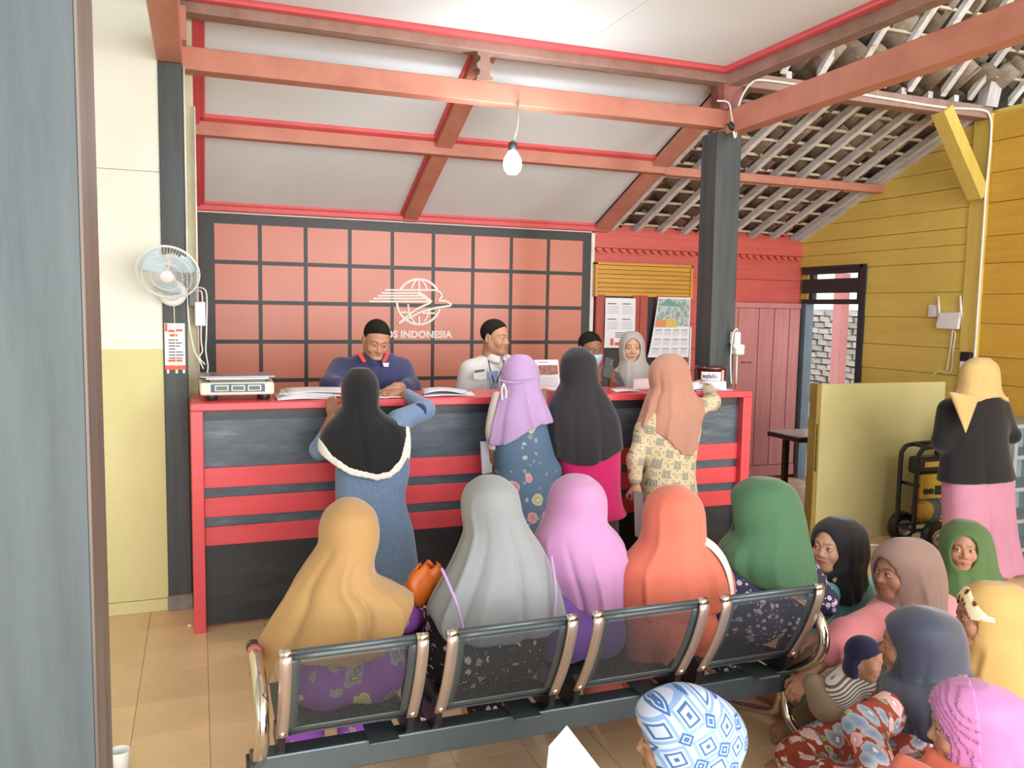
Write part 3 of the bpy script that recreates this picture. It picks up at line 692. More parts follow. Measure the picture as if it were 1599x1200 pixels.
jb = tag(MB().box((-.050, 5.03, 1.76), (-.020, 5.262, 2.0)).build('junction_box', M_plastic2, None, bevel=.004), 'dark grey box beside the wall fan', 'junction box')
ad = thing('power_adapter', 'white adapter block hanging on cables right of the fan', 'adapter', (.01, 5.2, 1.66))
MB().box((-.022, 5.18, 1.645), (.036, 5.222, 1.785)).build('block', M_plastic, ad, bevel=.005)
MB().tube(smooth_path([(-.02, 5.2, 1.86), (.02, 5.19, 1.865), (.045, 5.19, 1.82), (.04, 5.2, 1.6), (.035, 5.2, 1.5), (.045, 5.15, 1.40), (.02, 5.08, 1.33), (.01, 5.06, 1.27)]), .0045, 6).build('cable', M_cable, ad, smooth=True)
MB().tube(smooth_path([(-.02, 5.2, 1.845), (.015, 5.19, 1.845), (.022, 5.2, 1.78)]), .0045, 6).build('cable', M_cable, ad, smooth=True)
MB().tube(smooth_path([(.012, 5.2, 1.65), (.01, 5.19, 1.56), (.016, 5.18, 1.50), (.0, 5.17, 1.46), (.03, 5.17, 1.42)]), .0045, 6).build('cable', M_cable, ad, smooth=True)
cb = MB().tube(smooth_path([(-.055, 5.05, 2.2), (-.057, 5.05, 1.9), (-.055, 5.05, 1.7), (-.03, 5.06, 1.52), (.0, 5.08, 1.45), (.02, 5.1, 1.40)]), .0045, 6).tube([(-.055, 5.05, 3.07), (-.055, 5.05, 2.2)], .0045, 6).tube([(-.005, 5.23, 2.9), (-.005, 5.23, 1.3)], .006, 6)
tag(cb.build('cable', M_cable, None, smooth=True), 'white cables running down the left black post', 'cable')

# ---- lamp bulb
lb = thing('light_bulb', 'lit white bulb hanging from the lower beam on a wire', 'light', (1.90, 5.06, 3.08))
m, t = newmat('lit_bulb', .3); t.b.inputs['Emission Color'].default_value = (.93, .98, 1, 1); t.b.inputs['Emission Strength'].default_value = 14; M_bulb = m
MB().lathe([(.001, -.075), (.03, -.07), (.052, -.045), (.06, -.01), (.054, .025), (.036, .055), (.024, .075)], (1.885, 5.06, 2.70), n=24).build('bulb', M_bulb, lb, smooth=True)
MB().lathe([(.024, .0), (.027, .01), (.027, .05), (.014, .062), (.001, .064)], (1.885, 5.06, 2.772), n=18).build('socket', M_black2, lb, smooth=True)
MB().tube(smooth_path([(1.885, 5.06, 2.83), (1.905, 5.06, 2.89), (1.922, 5.07, 2.98), (1.925, 5.09, 3.06), (1.94, 5.115, 3.10)]), .006, 6).build('wire', plain('grey_wire', '9b948c', .5), lb, smooth=True)
pd = bpy.data.lights.new('bulb_light', 'POINT'); pd.energy = 25; pd.shadow_soft_size = .06; pd.color = (.93, .98, 1)
pob = bpy.data.objects.new('bulb_light', pd); COL.objects.link(pob); pob.location = (1.885, 4.93, 2.66)

# ---- cables and plugs at the right post and beams
c_ = MB().tube(smooth_path([(3.53, 5.05, 3.05), (3.545, 5.05, 3.0), (3.56, 5.06, 3.04), (3.55, 5.05, 3.16), (3.57, 5.02, 3.28), (3.66, 5.05, 3.38), (3.80, 5.095, 3.43), (4.3, 5.1, 3.43)]), .008, 6)
c_.tube(smooth_path([(3.53, 5.05, 3.05), (3.52, 5.06, 3.14), (3.50, 5.08, 3.24), (3.42, 5.1, 3.25)]), .007, 6)
c_.tube(smooth_path([(4.3, 5.1, 3.435), (4.9, 5.1, 3.42), (5.5, 5.1, 3.41), (5.9, 5.1, 3.43), (6.0, 5.09, 3.38), (6.01, 5.08, 3.2), (5.995, 5.08, 2.75), (5.985, 5.07, 2.62), (5.985, 5.07, 2.2), (5.985, 5.07, 1.38)], 5), .010, 6)
tag(c_.build('cable', M_cable, None, smooth=True), 'white cable along the brown purlin and down the yellow corner stud', 'cable')
c_ = MB().tube(smooth_path([(3.50, 5.06, 3.10), (3.53, 5.05, 3.06), (3.57, 5.05, 3.10)]), .02, 6)
tag(c_.build('connector', M_black2, None, smooth=True), 'black cable joint at the top of the right post', 'connector')
ps = thing('socket_adapter', 'white plugs stacked on the right black post above the biscuit tin', 'plug', (3.66, 5.10, 1.5))
MB().box((3.625, 5.06, 1.545), (3.675, 5.13, 1.635)).build('plug', M_plastic, ps, bevel=.008)
MB().box((3.632, 5.05, 1.47), (3.705, 5.13, 1.545)).build('charger', M_plastic, ps, bevel=.010)
MB().lathe([(.001, -.02), (.03, -.018), (.032, 0), (.03, .02), (.001, .022)], (3.645, 5.07, 1.535), 'Y', 16).build('socket', M_cream, ps, smooth=True)
MB().tube(smooth_path([(3.655, 5.08, 1.64), (3.64, 5.07, 1.66), (3.61, 5.07, 1.62), (3.60, 5.07, 1.5), (3.595, 5.06, 1.38), (3.60, 5.05, 1.26)]), .005, 6).tube([(3.66, 5.08, 1.47), (3.655, 5.07, 1.26)], .006, 6).build('cable', M_cable, ps, smooth=True)

# ---- router and switch on the mustard wall
XW = XR-.012
ro = thing('wifi_router', 'white wireless router with two aerials on the mustard wall', 'router', (XW, 5.38, 1.66))
MB().prism([(XW, 5.49, 1.665), (XW, 5.27, 1.665), (XW, 5.255, 1.80), (XW, 5.265, 1.81), (XW, 5.47, 1.805), (XW, 5.50, 1.69)], (-.035, 0, 0)).build('body', M_plastic, ro, bevel=.008)
for y in (5.485, 5.262): MB().tube([(XW-.02, y-.008, 1.77), (XW-.022, y+.012, 1.945)], [.012, .009], 8).build('aerial', M_plastic, ro, smooth=True)
MB().tube(smooth_path([(XW-.01, 5.34, 1.67), (XW-.012, 5.345, 1.55), (XW-.012, 5.37, 1.3)]), .005, 6).tube(smooth_path([(XW-.01, 5.36, 1.63), (XW-.012, 5.31, 1.635), (XW-.012, 5.32, 1.5), (XW-.012, 5.33, 1.3), (XW-.02, 5.45, 1.30), (XW-.02, 5.5, 1.26)]), .005, 6).build('cable', M_cable, ro, smooth=True)
sw = thing('light_switch', 'square white light switch beside the router', 'switch', (XW, 5.55, 1.78))
MB().box((XW, 5.50, 1.765), (XW-.014, 5.605, 1.87)).build('plate', M_plastic, sw, bevel=.004); MB().box((XW-.012, 5.53, 1.79), (XW-.02, 5.575, 1.845)).build('rocker', M_plastic, sw, bevel=.003)
cl = thing('wall_socket', 'black and white plug block on the corner stud by the yellow hijab', 'socket', (5.99, 5.14, 1.35))
MB().box((5.975, 5.11, 1.40), (6.018, 5.21, 1.48)).build('plug', M_black2, cl, bevel=.01); MB().box((5.97, 5.12, 1.33), (6.018, 5.20, 1.40)).build('socket', M_plastic, cl, bevel=.008); MB().box((5.975, 5.12, 1.25), (6.018, 5.19, 1.33)).build('plug', M_black2, cl, bevel=.01)

# ---- yellow board, generator, grey rack, black table
yb = thing('yellow_board', 'large yellow painted board standing upright before the doorway', 'board', (5.1, 5.12, 0))
M_yb = plain('pale_yellow_paint', 'c8bf86', .45, var=.05, scale=2)
M_yb2 = wood('board_edge', '8d7838', '9d8746', .6, (10, 10, 1), 2, .1)
MB().box((4.462, 5.10, .0), (5.72, 5.135, 1.24)).build('face_board', M_yb, yb, bevel=.003)
MB().box((4.425, 5.105, .0), (4.462, 5.19, 1.242)).build('edge_rail', M_yb2, yb, bevel=.003)
MB().tube([(4.436, 5.10, .93), (4.436, 5.085, .92), (4.436, 5.085, .58), (4.436, 5.10, .57)], .008, 6).build('handle', M_yb2, yb, smooth=True)

ge = thing('generator', 'black framed portable generator with yellow panel by the yellow board', 'generator', (5.45, 4.8, 0))
M_geny = plain('yellow_panel', 'c9a53c', .4); 
def ring(y): return smooth_path([(5.15, y, .14), (5.15, y, .66), (5.17, y, .75), (5.26, y, .79), (5.68, y, .79), (5.75, y, .75), (5.77, y, .66), (5.77, y, .14)], 4)
for y in (4.68, 4.84): MB().tube(ring(y), .017, 8).build('frame_tube', M_black2, ge, smooth=True)
for x, z_ in ((5.15, .16), (5.77, .16), (5.17, .5), (5.77, .5), (5.26, .79), (5.68, .79)): MB().tube([(x, 4.68, z_), (x, 4.84, z_)], .014, 8).build('cross_tube', M_black2, ge, smooth=True)
for y, z_ in ((4.68, .16), (4.84, .16), (4.68, .5)): MB().tube([(5.15, y, z_), (5.77, y, z_)], .012, 8).build('cross_tube', M_black2, ge, smooth=True)
MB().box((5.19, 4.70, .575), (5.70, 4.82, .71)).build('fuel_tank', M_black2, ge, bevel=.03, seg=3)
MB().box((5.24, 4.692, .635), (5.48, 4.7, .675)).build('tank_label', M_geny, ge); MB().lathe([(.03, 0), (.03, .03), (.001, .034)], (5.45, 4.77, .71), n=16).build('fuel_cap', M_black2, ge)
MB().box((5.175, 4.655, .40), (5.70, 4.69, .585)).build('control_panel', M_geny, ge, bevel=.008)
for x in (5.22, 5.27): MB().lathe([(.022, -.012), (.022, 0)], (x, 4.655, .46), 'Y', 14).build('outlet', M_black2, ge)
MB().box((5.31, 4.645, .43), (5.50, 4.657, .50)).build('meter_panel', M_black2, ge, bevel=.003)
MB().lathe([(.001, -.05), (.05, -.05), (.10, -.03), (.11, 0), (.11, .07), (.05, .08)], (5.36, 4.74, .29), 'Y', 20).build('alternator', M_plastic2, ge, smooth=True)
MB().box((5.42, 4.72, .17), (5.68, 4.82, .42)).build('engine', M_plastic2, ge, bevel=.015)
mb = MB()
for k in range(6): mb.box((5.44, 4.712, .20+.03*k), (5.66, 4.722, .212+.03*k))
mb.build('cooling_fins', M_geny, ge, kind='stuff')
MB().lathe([(.02, -.03), (.075, -.028), (.085, 0)], (5.26, 4.70, .30), 'Y', 18).build('fan_cover', M_geny, ge, smooth=True)
for x, yy in ((5.28, 4.60), (5.28, 4.92)):
    w_ = MB().lathe([(.07, -.035), (.1, -.04), (.118, -.025), (.122, 0), (.118, .025), (.1, .04), (.07, .035)], (x, yy, .122), 'Y', 28).build('wheel', M_black2, ge, smooth=True)
    MB().lathe([(.001, -.052), (.014, -.052), (.02, -.042), (.05, -.038), (.058, -.044), (.066, -.044), (.068, -.03)], (x, yy, .122), 'Y', 24).build('hub', M_steel, w_, smooth=True)
MB().tube([(5.28, 4.6, .122), (5.28, 4.92, .122)], .01, 8).build('axle', M_steel, ge)
ge.location.x -= .13

M_rack = plain('grey_rack_paint', '9aa5a8', .5, var=.08)
rk = thing('shelf_rack', 'grey wooden shelf rack at the right edge of the photo', 'shelf', (5.85, 4.4, 0))
MB().box((5.53, 4.30, 0), (5.565, 4.62, 1.0)).build('side_panel', M_rack, rk, bevel=.003); MB().box((6.0, 4.30, 0), (6.03, 4.62, 1.0)).build('side_panel', M_rack, rk, bevel=.003)
for z_ in (.04, .26, .5, .74, .97): MB().box((5.565, 4.305, z_), (6.0, 4.62, z_+.03)).build('shelf_board', M_rack, rk, bevel=.002)
MB().box((5.565, 4.60, .07), (6.0, 4.62, .97)).build('back_panel', M_rack, rk)
st = thing('stool', 'dark brown wooden stool between the pink trousers and the grey rack', 'stool', (5.72, 4.85, 0))
M_stool = wood('dark_stool_wood', '4b352c', '5b4236', .5, (2, 2, 2))
MB().box((5.79, 4.66, .56), (6.01, 4.97, .60)).build('seat', M_stool, st, bevel=.004)
for x in (5.81, 5.97):
    for y in (4.69, 4.93): MB().box((x, y, 0), (x+.03, y+.03, .56)).build('leg', M_stool, st)

tb = thing('table', 'black framed table edge showing left of the yellow board', 'table', (5.0, 5.75, 0))
MB().box((4.655, 5.55, .745), (5.6, 5.95, .755)).build('tabletop', plain('pale_tabletop', 'cfd0cc', .3), tb)
MB().box((4.64, 5.54, .705), (5.62, 5.96, .746)).build('frame', M_black2, tb, bevel=.008)
for x in (4.80, 5.55):
    for y in (5.57, 5.9): MB().box((x-.025, y-.02, 0), (x+.025, y+.02, .705)).build('leg', M_black2, tb, bevel=.003)
fc = MB().tube(smooth_path([(4.43, 5.3, .012), (4.52, 5.0, .012), (4.66, 4.9, .012), (4.85, 4.86, .012), (5.05, 4.70, .012), (5.25, 4.55, .012), (5.42, 4.62, .014), (5.47, 4.80, .05), (5.46, 4.86, .16)]), .009, 8)
tag(fc.build('cable', M_cable, None, smooth=True), 'white cable lying on the floor in front of the yellow board', 'cable')

# ---- yard: pink post, low wall with plants
yp = thing('yard_post', 'pink square post standing outside the doorway', 'post', (7.5, 8.36, 0)); yp['kind'] = 'structure'
MB().prism([(7.5, 8.30, -.02), (7.62, 8.30, -.02), (7.62, 8.45, -.02), (7.5, 8.45, -.02)], (0, 0, 2.3)).build('shaft', M_pinkpost, yp, bevel=.005)
MB().prism([(8.9, 9.9, -.02), (9.0, 9.9, -.02), (9.0, 10.0, -.02), (8.9, 10.0, -.02)], (0, 0, 1.55)).build('pale_stake', M_plastic, yp)
be = thing('yard_bench', 'red-brown plank bench with pale seat outside the doorway', 'bench', (7.3, 8.6, 0))
M_bench = wood('red_brown_plank', '8f5546', 'a0665a', .6, (1.2, 10, 10))
MB().box((7.2, 8.2, .40), (7.26, 9.4, .47)).build('front_rail', M_bench, be); MB().box((7.2, 8.2, .47), (7.6, 9.4, .505)).build('seat', M_plastic, be)
MB().box((7.55, 8.2, .62), (7.6, 9.4, .84)).build('backrest', M_bench, be); MB().box((7.55, 8.2, .30), (7.6, 9.4, .62)).build('backrest', M_bench, be)
for y in (8.25, 8.8, 9.33): MB().box((7.22, y, -.02), (7.27, y+.05, .40)).box((7.54, y, -.02), (7.6, y+.05, .84)).build('leg', M_bench, be)
def plant(x, y, z_, n, sz, label, seed):
    o = thing('potted_plant', label, 'plant', (x, y, z_)); r_ = random.Random(seed)
    MB().lathe([(.06, 0), (.08, .12), (.085, .13), (.001, .13)], (x, y, z_), n=14).build('pot', M_plastic, o, smooth=True)
    for k in range(n):
        a, l = r_.uniform(0, 6.28), sz*r_.uniform(.6, 1.1); dx, dy = math.cos(a), math.sin(a); w_ = .035
        b0 = Vector((x, y, z_+.12)); m0 = b0+Vector((dx*l*.5, dy*l*.5, l*.7)); e0 = b0+Vector((dx*l, dy*l, l*.55)); sd = Vector((-dy*w_, dx*w_, .008))
        mb = MB(); mb._put([b0, m0-sd, m0+sd, e0], [(0, 1, 2), (1, 3, 2)]); mb.build('leaf', M_leaf, o, thick=.002)
plant(7.42, 8.62, .505, 14, .16, 'small potted plant on the bench outside the doorway', 2)
plant(8.3, 9.55, -.02, 40, .55, 'bushy green potted plant before the brick wall outside', 4)

# ---- waiting bench of four perforated steel seats
wbn = thing('waiting_bench', 'four-seat perforated steel waiting bench with chrome arms in front', 'bench', (1.2, 2.66, 0))
MB().box((.13, 2.645, .245), (2.26, 2.72, .335)).build('beam', M_metal, wbn, bevel=.006)
MB().box((.12, 2.66, .255), (.135, 2.705, .325)).build('beam_cap', M_black2, wbn)
def back_pt(x, v):      # v 0 bottom .. 1 top rolled edge
    y = 2.592-.150*v-.018*math.sin(v*math.pi)+.02*max(0, v-.9)*10*.6; z_ = .432+.318*v; return (x, y, z_)
def perforated(x0, x1, v0, v1, p, r_):
    vs, fs = [], []; L = .355; dx, dv = p, p*.866/L; nr = int((v1-v0)/dv)
    for j in range(nr):
        for i in range(int((x1-x0)/dx)-(j % 2)):
            cx, cv = x0+dx*(i+.5+.5*(j % 2)), v0+dv*(j+.5); o = len(vs)
            for R_ in (p/math.sqrt(3), r_):
                for k in range(6): a = math.pi/6+k*math.pi/3; vs.append(back_pt(cx+R_*math.cos(a), cv+R_*math.sin(a)/L))
            fs += [(o+k, o+(k+1) % 6, o+6+(k+1) % 6, o+6+k) for k in range(6)]
    return vs, fs
SW = .452; protos = {}
for s in range(4):
    x0 = .205+.512*s
    def sh(name, build, mat, **kw):
        if s == 0: o = build().build(name, mat, wbn, **kw); protos[name, kw.get('k')] = o
    if s == 0:
        parts_ = []
        vs, fs = perforated(x0+.058, x0+SW-.058, .07, .93, .0083, .0030)
        mb = MB(); mb._put(vs, fs); bk = mb.build('backrest', M_perf, wbn); parts_.append(bk)
        mb = MB()
        for a, b in ((0.012, .062), (SW-.062, SW-.012)): mb.sheet(lambda u, v, a=a, b=b: back_pt(x0+a+(b-a)*u, v), 2, 10)
        for a, b in ((0, .075), (.925, 1.0)): mb.sheet(lambda u, v, a=a, b=b: back_pt(x0+.012+(SW-.024)*u, a+(b-a)*v), 4, 3)
        parts_.append(mb.build('back_border', M_metal, wbn, smooth=True, thick=.003))
        parts_.append(MB().tube([back_pt(x0+.01, 1.0), back_pt(x0+SW-.01, 1.0)], .0095, 10).build('top_rail', M_metal, wbn, smooth=True))
        for xa in (x0, x0+SW-.036):
            mb = MB(); mb.sheet(lambda u, v, xa=xa: (lambda p: (p[0], p[1]-.012, p[2]))(back_pt(xa+.036*u, -.02+1.02*v)), 2, 12)
            parts_.append(mb.build('strap', M_strap, wbn, smooth=True, thick=.008))
            p = back_pt(xa+.018, 1.0); parts_.append(MB().tube([(xa, p[1]-.004, p[2]), (xa+.036, p[1]-.004, p[2])], .0145, 12).build('strap_cap', M_chrome, wbn, smooth=True))
            p = back_pt(xa+.018, .03); parts_.append(MB().lathe([(.001, -.008), (.009, -.006), (.011, 0), (.011, .004)], (p[0], p[1]-.016, p[2]), 'Y', 14).build('bolt', M_chrome, wbn, smooth=True))
            mb = MB(); xm = xa+.018
            mb.prism([(xm-.012, 2.575, .45), (xm-.012, 2.60, .37), (xm-.012, 2.645, .335), (xm-.012, 2.78, .335), (xm-.012, 2.76, .40), (xm-.012, 2.66, .42), (xm-.012, 2.62, .47)], (.024, 0, 0))
            parts_.append(mb.build('bracket', M_black2, wbn, bevel=.004))
        def seat_pt(u, v):
            y = 2.63+.43*v; z_ = .405+.02*v-.022*math.sin(v*math.pi)-.05*max(0, v-.88)*6; return (x0+.012+(SW-.024)*u, y, z_)
        parts_.append(MB().sheet(seat_pt, 4, 14).build('seat', M_perf, wbn, smooth=True, thick=.004))
        parts_.append(MB().box((x0+.30, 2.60, .335), (x0+.40, 2.74, .345)).build('clamp', M_metal, wbn, bevel=.002))
    else:
        for o in parts_:
            c = o.copy(); COL.objects.link(c); c.parent = wbn; c.location = o.location+Vector((.512*s, 0, 0))
for xa in (.155, 2.225):
    mb = MB()
    arm = [(xa, 2.68, .30), (xa, 2.60, .36), (xa, 2.50, .44), (xa, 2.462, .52), (xa, 2.49, .60), (xa, 2.57, .635), (xa, 2.70, .64), (xa, 2.84, .625)]
    mb.tube(smooth_path(arm, 5), .0225, 12)
    o = mb.build('armrest', M_chrome, wbn, smooth=True)
    MB().tube(smooth_path([(xa, 2.68, .30), (xa, 2.655, .17), (xa, 2.60, .11), (xa, 2.40, .03), (xa, 2.36, .022)], 5), .019, 12).build('leg', M_chrome, wbn, smooth=True)
    MB().tube(smooth_path([(xa, 2.68, .30), (xa, 2.70, .17), (xa, 2.75, .11), (xa, 2.98, .03), (xa, 3.03, .022)], 5), .019, 12).build('leg', M_chrome, wbn, smooth=True)
    MB().tube([(xa, 2.80, .629), (xa, 2.86, .621)], .024, 12).build('arm_cap', M_black2, wbn, smooth=True)
MB().tube([(.155, 2.74, .6385), (.155, 2.79, .6325)], .0235, 12).build('red_sticker', plain('red_sticker', 'cf6a72', .4), wbn, smooth=True)

# small things on the floor at the left
wc = thing('plastic_cup', 'small white plastic cup at the foot of the slate pillar', 'cup', tuple(onZ(188, 1188, 0.05)[:2])+(0,))
p = wc.location; MB().lathe([(.028, 0), (.034, .09), (.037, .092), (.035, .085), (.03, .005)], (p.x, p.y, 0), n=20).build('cup', M_plastic, wc, smooth=True)
p = onZ(297, 976, .01); tag(MB().lathe([(.001, 0), (.012, .002), (.013, .008), (.001, .013)], (p[0], p[1], 0), n=12).build('pebble', M_plastic, None, smooth=True), 'tiny white pebble on the floor by the left end of the counter', 'pebble')

# ================================================================== PEOPLE: implicit surfaces grown into meshes
f32 = np.float32
def smin(a, b, k): h = np.clip(.5+.5*(b-a)/k, 0, 1); return b+(a-b)*h-k*h*(1-h)
def smax(a, b, k): return -smin(-a, -b, k)
def ell(P, c, r):
    x, y, z = (P[0]-c[0]), (P[1]-c[1]), (P[2]-c[2])
    k0 = np.sqrt((x/r[0])**2+(y/r[1])**2+(z/r[2])**2); k1 = np.sqrt((x/r[0]**2)**2+(y/r[1]**2)**2+(z/r[2]**2)**2)+1e-6
    return k0*(k0-1)/k1
def sph(P, c, r): return np.sqrt((P[0]-c[0])**2+(P[1]-c[1])**2+(P[2]-c[2])**2)-r
def cap(P, a, b, ra, rb):
    a = np.asarray(a, float); d = np.asarray(b, float)-a; L = float(d@d)+1e-9
    x, y, z = P[0]-a[0], P[1]-a[1], P[2]-a[2]
    t = np.clip((x*d[0]+y*d[1]+z*d[2])/L, 0, 1)
    return np.sqrt((x-t*d[0])**2+(y-t*d[1])**2+(z-t*d[2])**2)-(ra+(rb-ra)*t)
def chain(P, pts, rs, k=.02):
    d = None
    for i in range(len(pts)-1):
        e = cap(P, pts[i], pts[i+1], rs[i], rs[i+1]); d = e if d is None else smin(d, e, k)
    return d
_OFF = np.array([(0, 0, 0), (1, 0, 0), (0, 1, 0), (1, 1, 0), (0, 0, 1), (1, 0, 1), (0, 1, 1), (1, 1, 1)])
_EDG = [(0, 1), (2, 3), (4, 5), (6, 7), (0, 2), (1, 3), (4, 6), (5, 7), (0, 4), (1, 5), (2, 6), (3, 7)]
def surfnet(fn, lo, hi, h):
    lo = np.asarray(lo, float); n = np.maximum(2, np.ceil((np.asarray(hi, float)-lo)/h).astype(int)+1)
    ax = [(lo[i]+h*np.arange(n[i])).astype(f32) for i in range(3)]
    P = (ax[0][:, None, None], ax[1][None, :, None], ax[2][None, None, :])
    V = np.broadcast_to(fn(P), tuple(n)).astype(f32).copy()
    V[0] = V[-1] = np.maximum(V[0], .001); V[:, 0] = np.maximum(V[:, 0], .001); V[:, -1] = np.maximum(V[:, -1], .001)
    V[0] = np.maximum(V[0], .001); V[-1] = np.maximum(V[-1], .001); V[:, :, 0] = np.maximum(V[:, :, 0], .001); V[:, :, -1] = np.maximum(V[:, :, -1], .001)
    S = V < 0
    cnt = np.zeros(tuple(n-1), np.int8)
    for o in _OFF: cnt += S[o[0]:n[0]-1+o[0], o[1]:n[1]-1+o[1], o[2]:n[2]-1+o[2]]
    act = np.argwhere((cnt > 0) & (cnt < 8))
    if len(act) == 0: return np.zeros((0, 3)), np.zeros((0, 4), int)
    C = np.stack([V[act[:, 0]+o[0], act[:, 1]+o[1], act[:, 2]+o[2]] for o in _OFF], 1)
    acc = np.zeros((len(act), 3)); num = np.zeros(len(act))
    for a, b in _EDG:
        va, vb = C[:, a], C[:, b]; m = (va < 0) != (vb < 0); t = np.where(m, va/np.where(m, va-vb, 1), 0)
        acc += np.where(m[:, None], _OFF[a]+t[:, None]*(_OFF[b]-_OFF[a]), 0); num += m
    verts = lo+h*(act+acc/num[:, None])
    idx = -np.ones(tuple(n-1), np.int64); idx[act[:, 0], act[:, 1], act[:, 2]] = np.arange(len(act))
    quads = []
    for axis in range(3):
        o = np.zeros(3, int); o[axis] = 1; u, w = [(1, 2), (2, 0), (0, 1)][axis]
        A = S[:n[0]-o[0], :n[1]-o[1], :n[2]-o[2]]; B = S[o[0]:, o[1]:, o[2]:]
        e = np.argwhere(A != B); e = e[(e[:, u] > 0) & (e[:, w] > 0) & (e[:, u] < n[u]-1) & (e[:, w] < n[w]-1)]
        if len(e) == 0: continue
        du = np.zeros(3, int); du[u] = 1; dw = np.zeros(3, int); dw[w] = 1
        q = np.stack([idx[tuple((e-du-dw).T)], idx[tuple((e-dw).T)], idx[tuple(e.T)], idx[tuple((e-du).T)]], 1)
        ins = A[tuple(e.T)]; q[~ins] = q[~ins][:, ::-1]; quads.append(q)
    Q = np.concatenate(quads); return verts, Q[(Q >= 0).all(1)]
def relax(v, q, it=2, lam=.5):
    if len(v) == 0: return v
    e = np.concatenate([q[:, [0, 1]], q[:, [1, 2]], q[:, [2, 3]], q[:, [3, 0]]]); e = np.concatenate([e, e[:, ::-1]])
    deg = np.bincount(e[:, 0], minlength=len(v))[:, None]+1e-9
    for _ in range(it):
        s = np.stack([np.bincount(e[:, 0], weights=v[e[:, 1], k], minlength=len(v)) for k in range(3)], 1)
        v = v+lam*(s/deg-v)
    return v
def mesh_obj(name, v, q, mat, parent, col=None, smooth=True):
    v = np.asarray(v, float)
    if parent is not None: v = v-np.array(base_of(parent))
    me = bpy.data.meshes.new(name); me.vertices.add(len(v)); me.vertices.foreach_set('co', v.astype(f32).ravel())
    me.loops.add(q.size); me.loops.foreach_set('vertex_index', q.astype(np.int32).ravel())
    me.polygons.add(len(q)); me.polygons.foreach_set('loop_start', (np.arange(len(q))*4).astype(np.int32))
    me.update(calc_edges=True); me.validate()
    me.polygons.foreach_set('use_smooth', [smooth]*len(me.polygons))
    if col is not None:
        a = me.attributes.new('tint', 'FLOAT_COLOR', 'POINT'); a.data.foreach_set('color', np.c_[col, np.ones(len(col))].astype(f32).ravel())
    me.materials.append(mat)
    o = bpy.data.objects.new(name, me); COL.objects.link(o); o.parent = parent; return o
def cloth(name, fn, lo, hi, h, mat, parent, it=2):
    v, q = surfnet(fn, lo, hi, h); return mesh_obj(name, relax(v, q, it), q, mat, parent)

# skin: base tone from the mesh tint (lips, brows, eyes differ), a soft sheen
def skin_mat(name, rough=.5):
    m, t = newmat(name, rough, 0, .35); a = t.add('ShaderNodeAttribute', attribute_name='tint')
    n = t.noise(t.coord('Object'), 60, 3); c = t.mix(t.math('MULTIPLY', n, .25), a.outputs['Color'], (.32, .15, .09, 1), 'MIX')
    t.color(c); t.b.inputs['Subsurface Weight'].default_value = .08; t.b.inputs['Subsurface Radius'].default_value = (.012, .005, .003); t.b.inputs['Subsurface Scale'].default_value = .5
    return m
M_skin = skin_mat('skin')

# ---- head prototype: +Y is the way the face looks, origin between the ears at eye height
EYE = [(-.0305, .0728, .0), (.0305, .0728, .0)]
SLIT = ((.0165, .0905, -.0016), (.0435, .0850, .0010))
def head_sdf(P, kind):
    male = kind == 'man'; baby = kind == 'baby'
    AX = np.abs(P[0]); Q = (AX, P[1], P[2])
    d = ell(P, (0, -.014, .035), (.0745, .094, .083))
    d = smin(d, ell(P, (0, .022, -.030), (.0595, .062, .080)), .03)
    d = smin(d, sph(P, (0, .060, -.094), .019 if not male else .023), .03)
    d = smin(d, cap(Q, (.045, .0, -.060), (.02, .054, -.096), .015 if not male else .021, .013), .035)      # jaw
    d = smin(d, sph(Q, (.039, .058, -.034), .022 if not baby else .030), .028)                                   # cheeks
    d = smin(d, cap(Q, (.038, .064, .022), (.012, .078, .019), .0085, .0085), .02)                                # brow
    d = smax(d, -sph(Q, (.0305, .096, .001), .0175), .012)                                                        # sockets
    e = sph(Q, EYE[1], .0135); lid = smax(sph(Q, EYE[1], .0153), -cap(Q, SLIT[0], SLIT[1], .0064, .0056), .002)
    d = smin(d, lid, .005); d = np.minimum(d, e)
    nl = .0985 if male else (.084 if baby else .0955); nz = cap(P, (0, .078, .006), (0, nl, -.031), .0062, .0112); nz = smin(nz, sph(Q, (.0135, nl-.0085, -.0355), .0080), .009)
    d = smin(d, nz, .011)
    d = smax(d, -sph(Q, (.0065, nl-.0015, -.0448), .0032), .003)
    d = smin(d, ell(P, (0, .074, -.064), (.03, .014, .02)), .014)
    up = cap(Q, (0, .0878, -.0610), (.0225, .0800, -.0648), .0050, .0026); lo_ = cap(Q, (0, .0872, -.0705), (.0195, .0805, -.0672), .0060, .003)
    d = smin(d, up, .004); d = smin(d, lo_, .004)
    if male or kind == 'ears':
        ear = ell(Q, (.0775, -.012, -.008), (.010, .020, .033)); ear = smax(ear, -ell(Q, (.086, -.010, -.006), (.007, .012, .022)), .004); d = smin(d, ear, .006)
    d = smin(d, cap(P, (0, -.022, -.05), (0, -.040, -.20), .052 if not male else .058, .058 if not male else .066), .03)
    return d
def tone(*c): return np.array(lin(c)[:3])
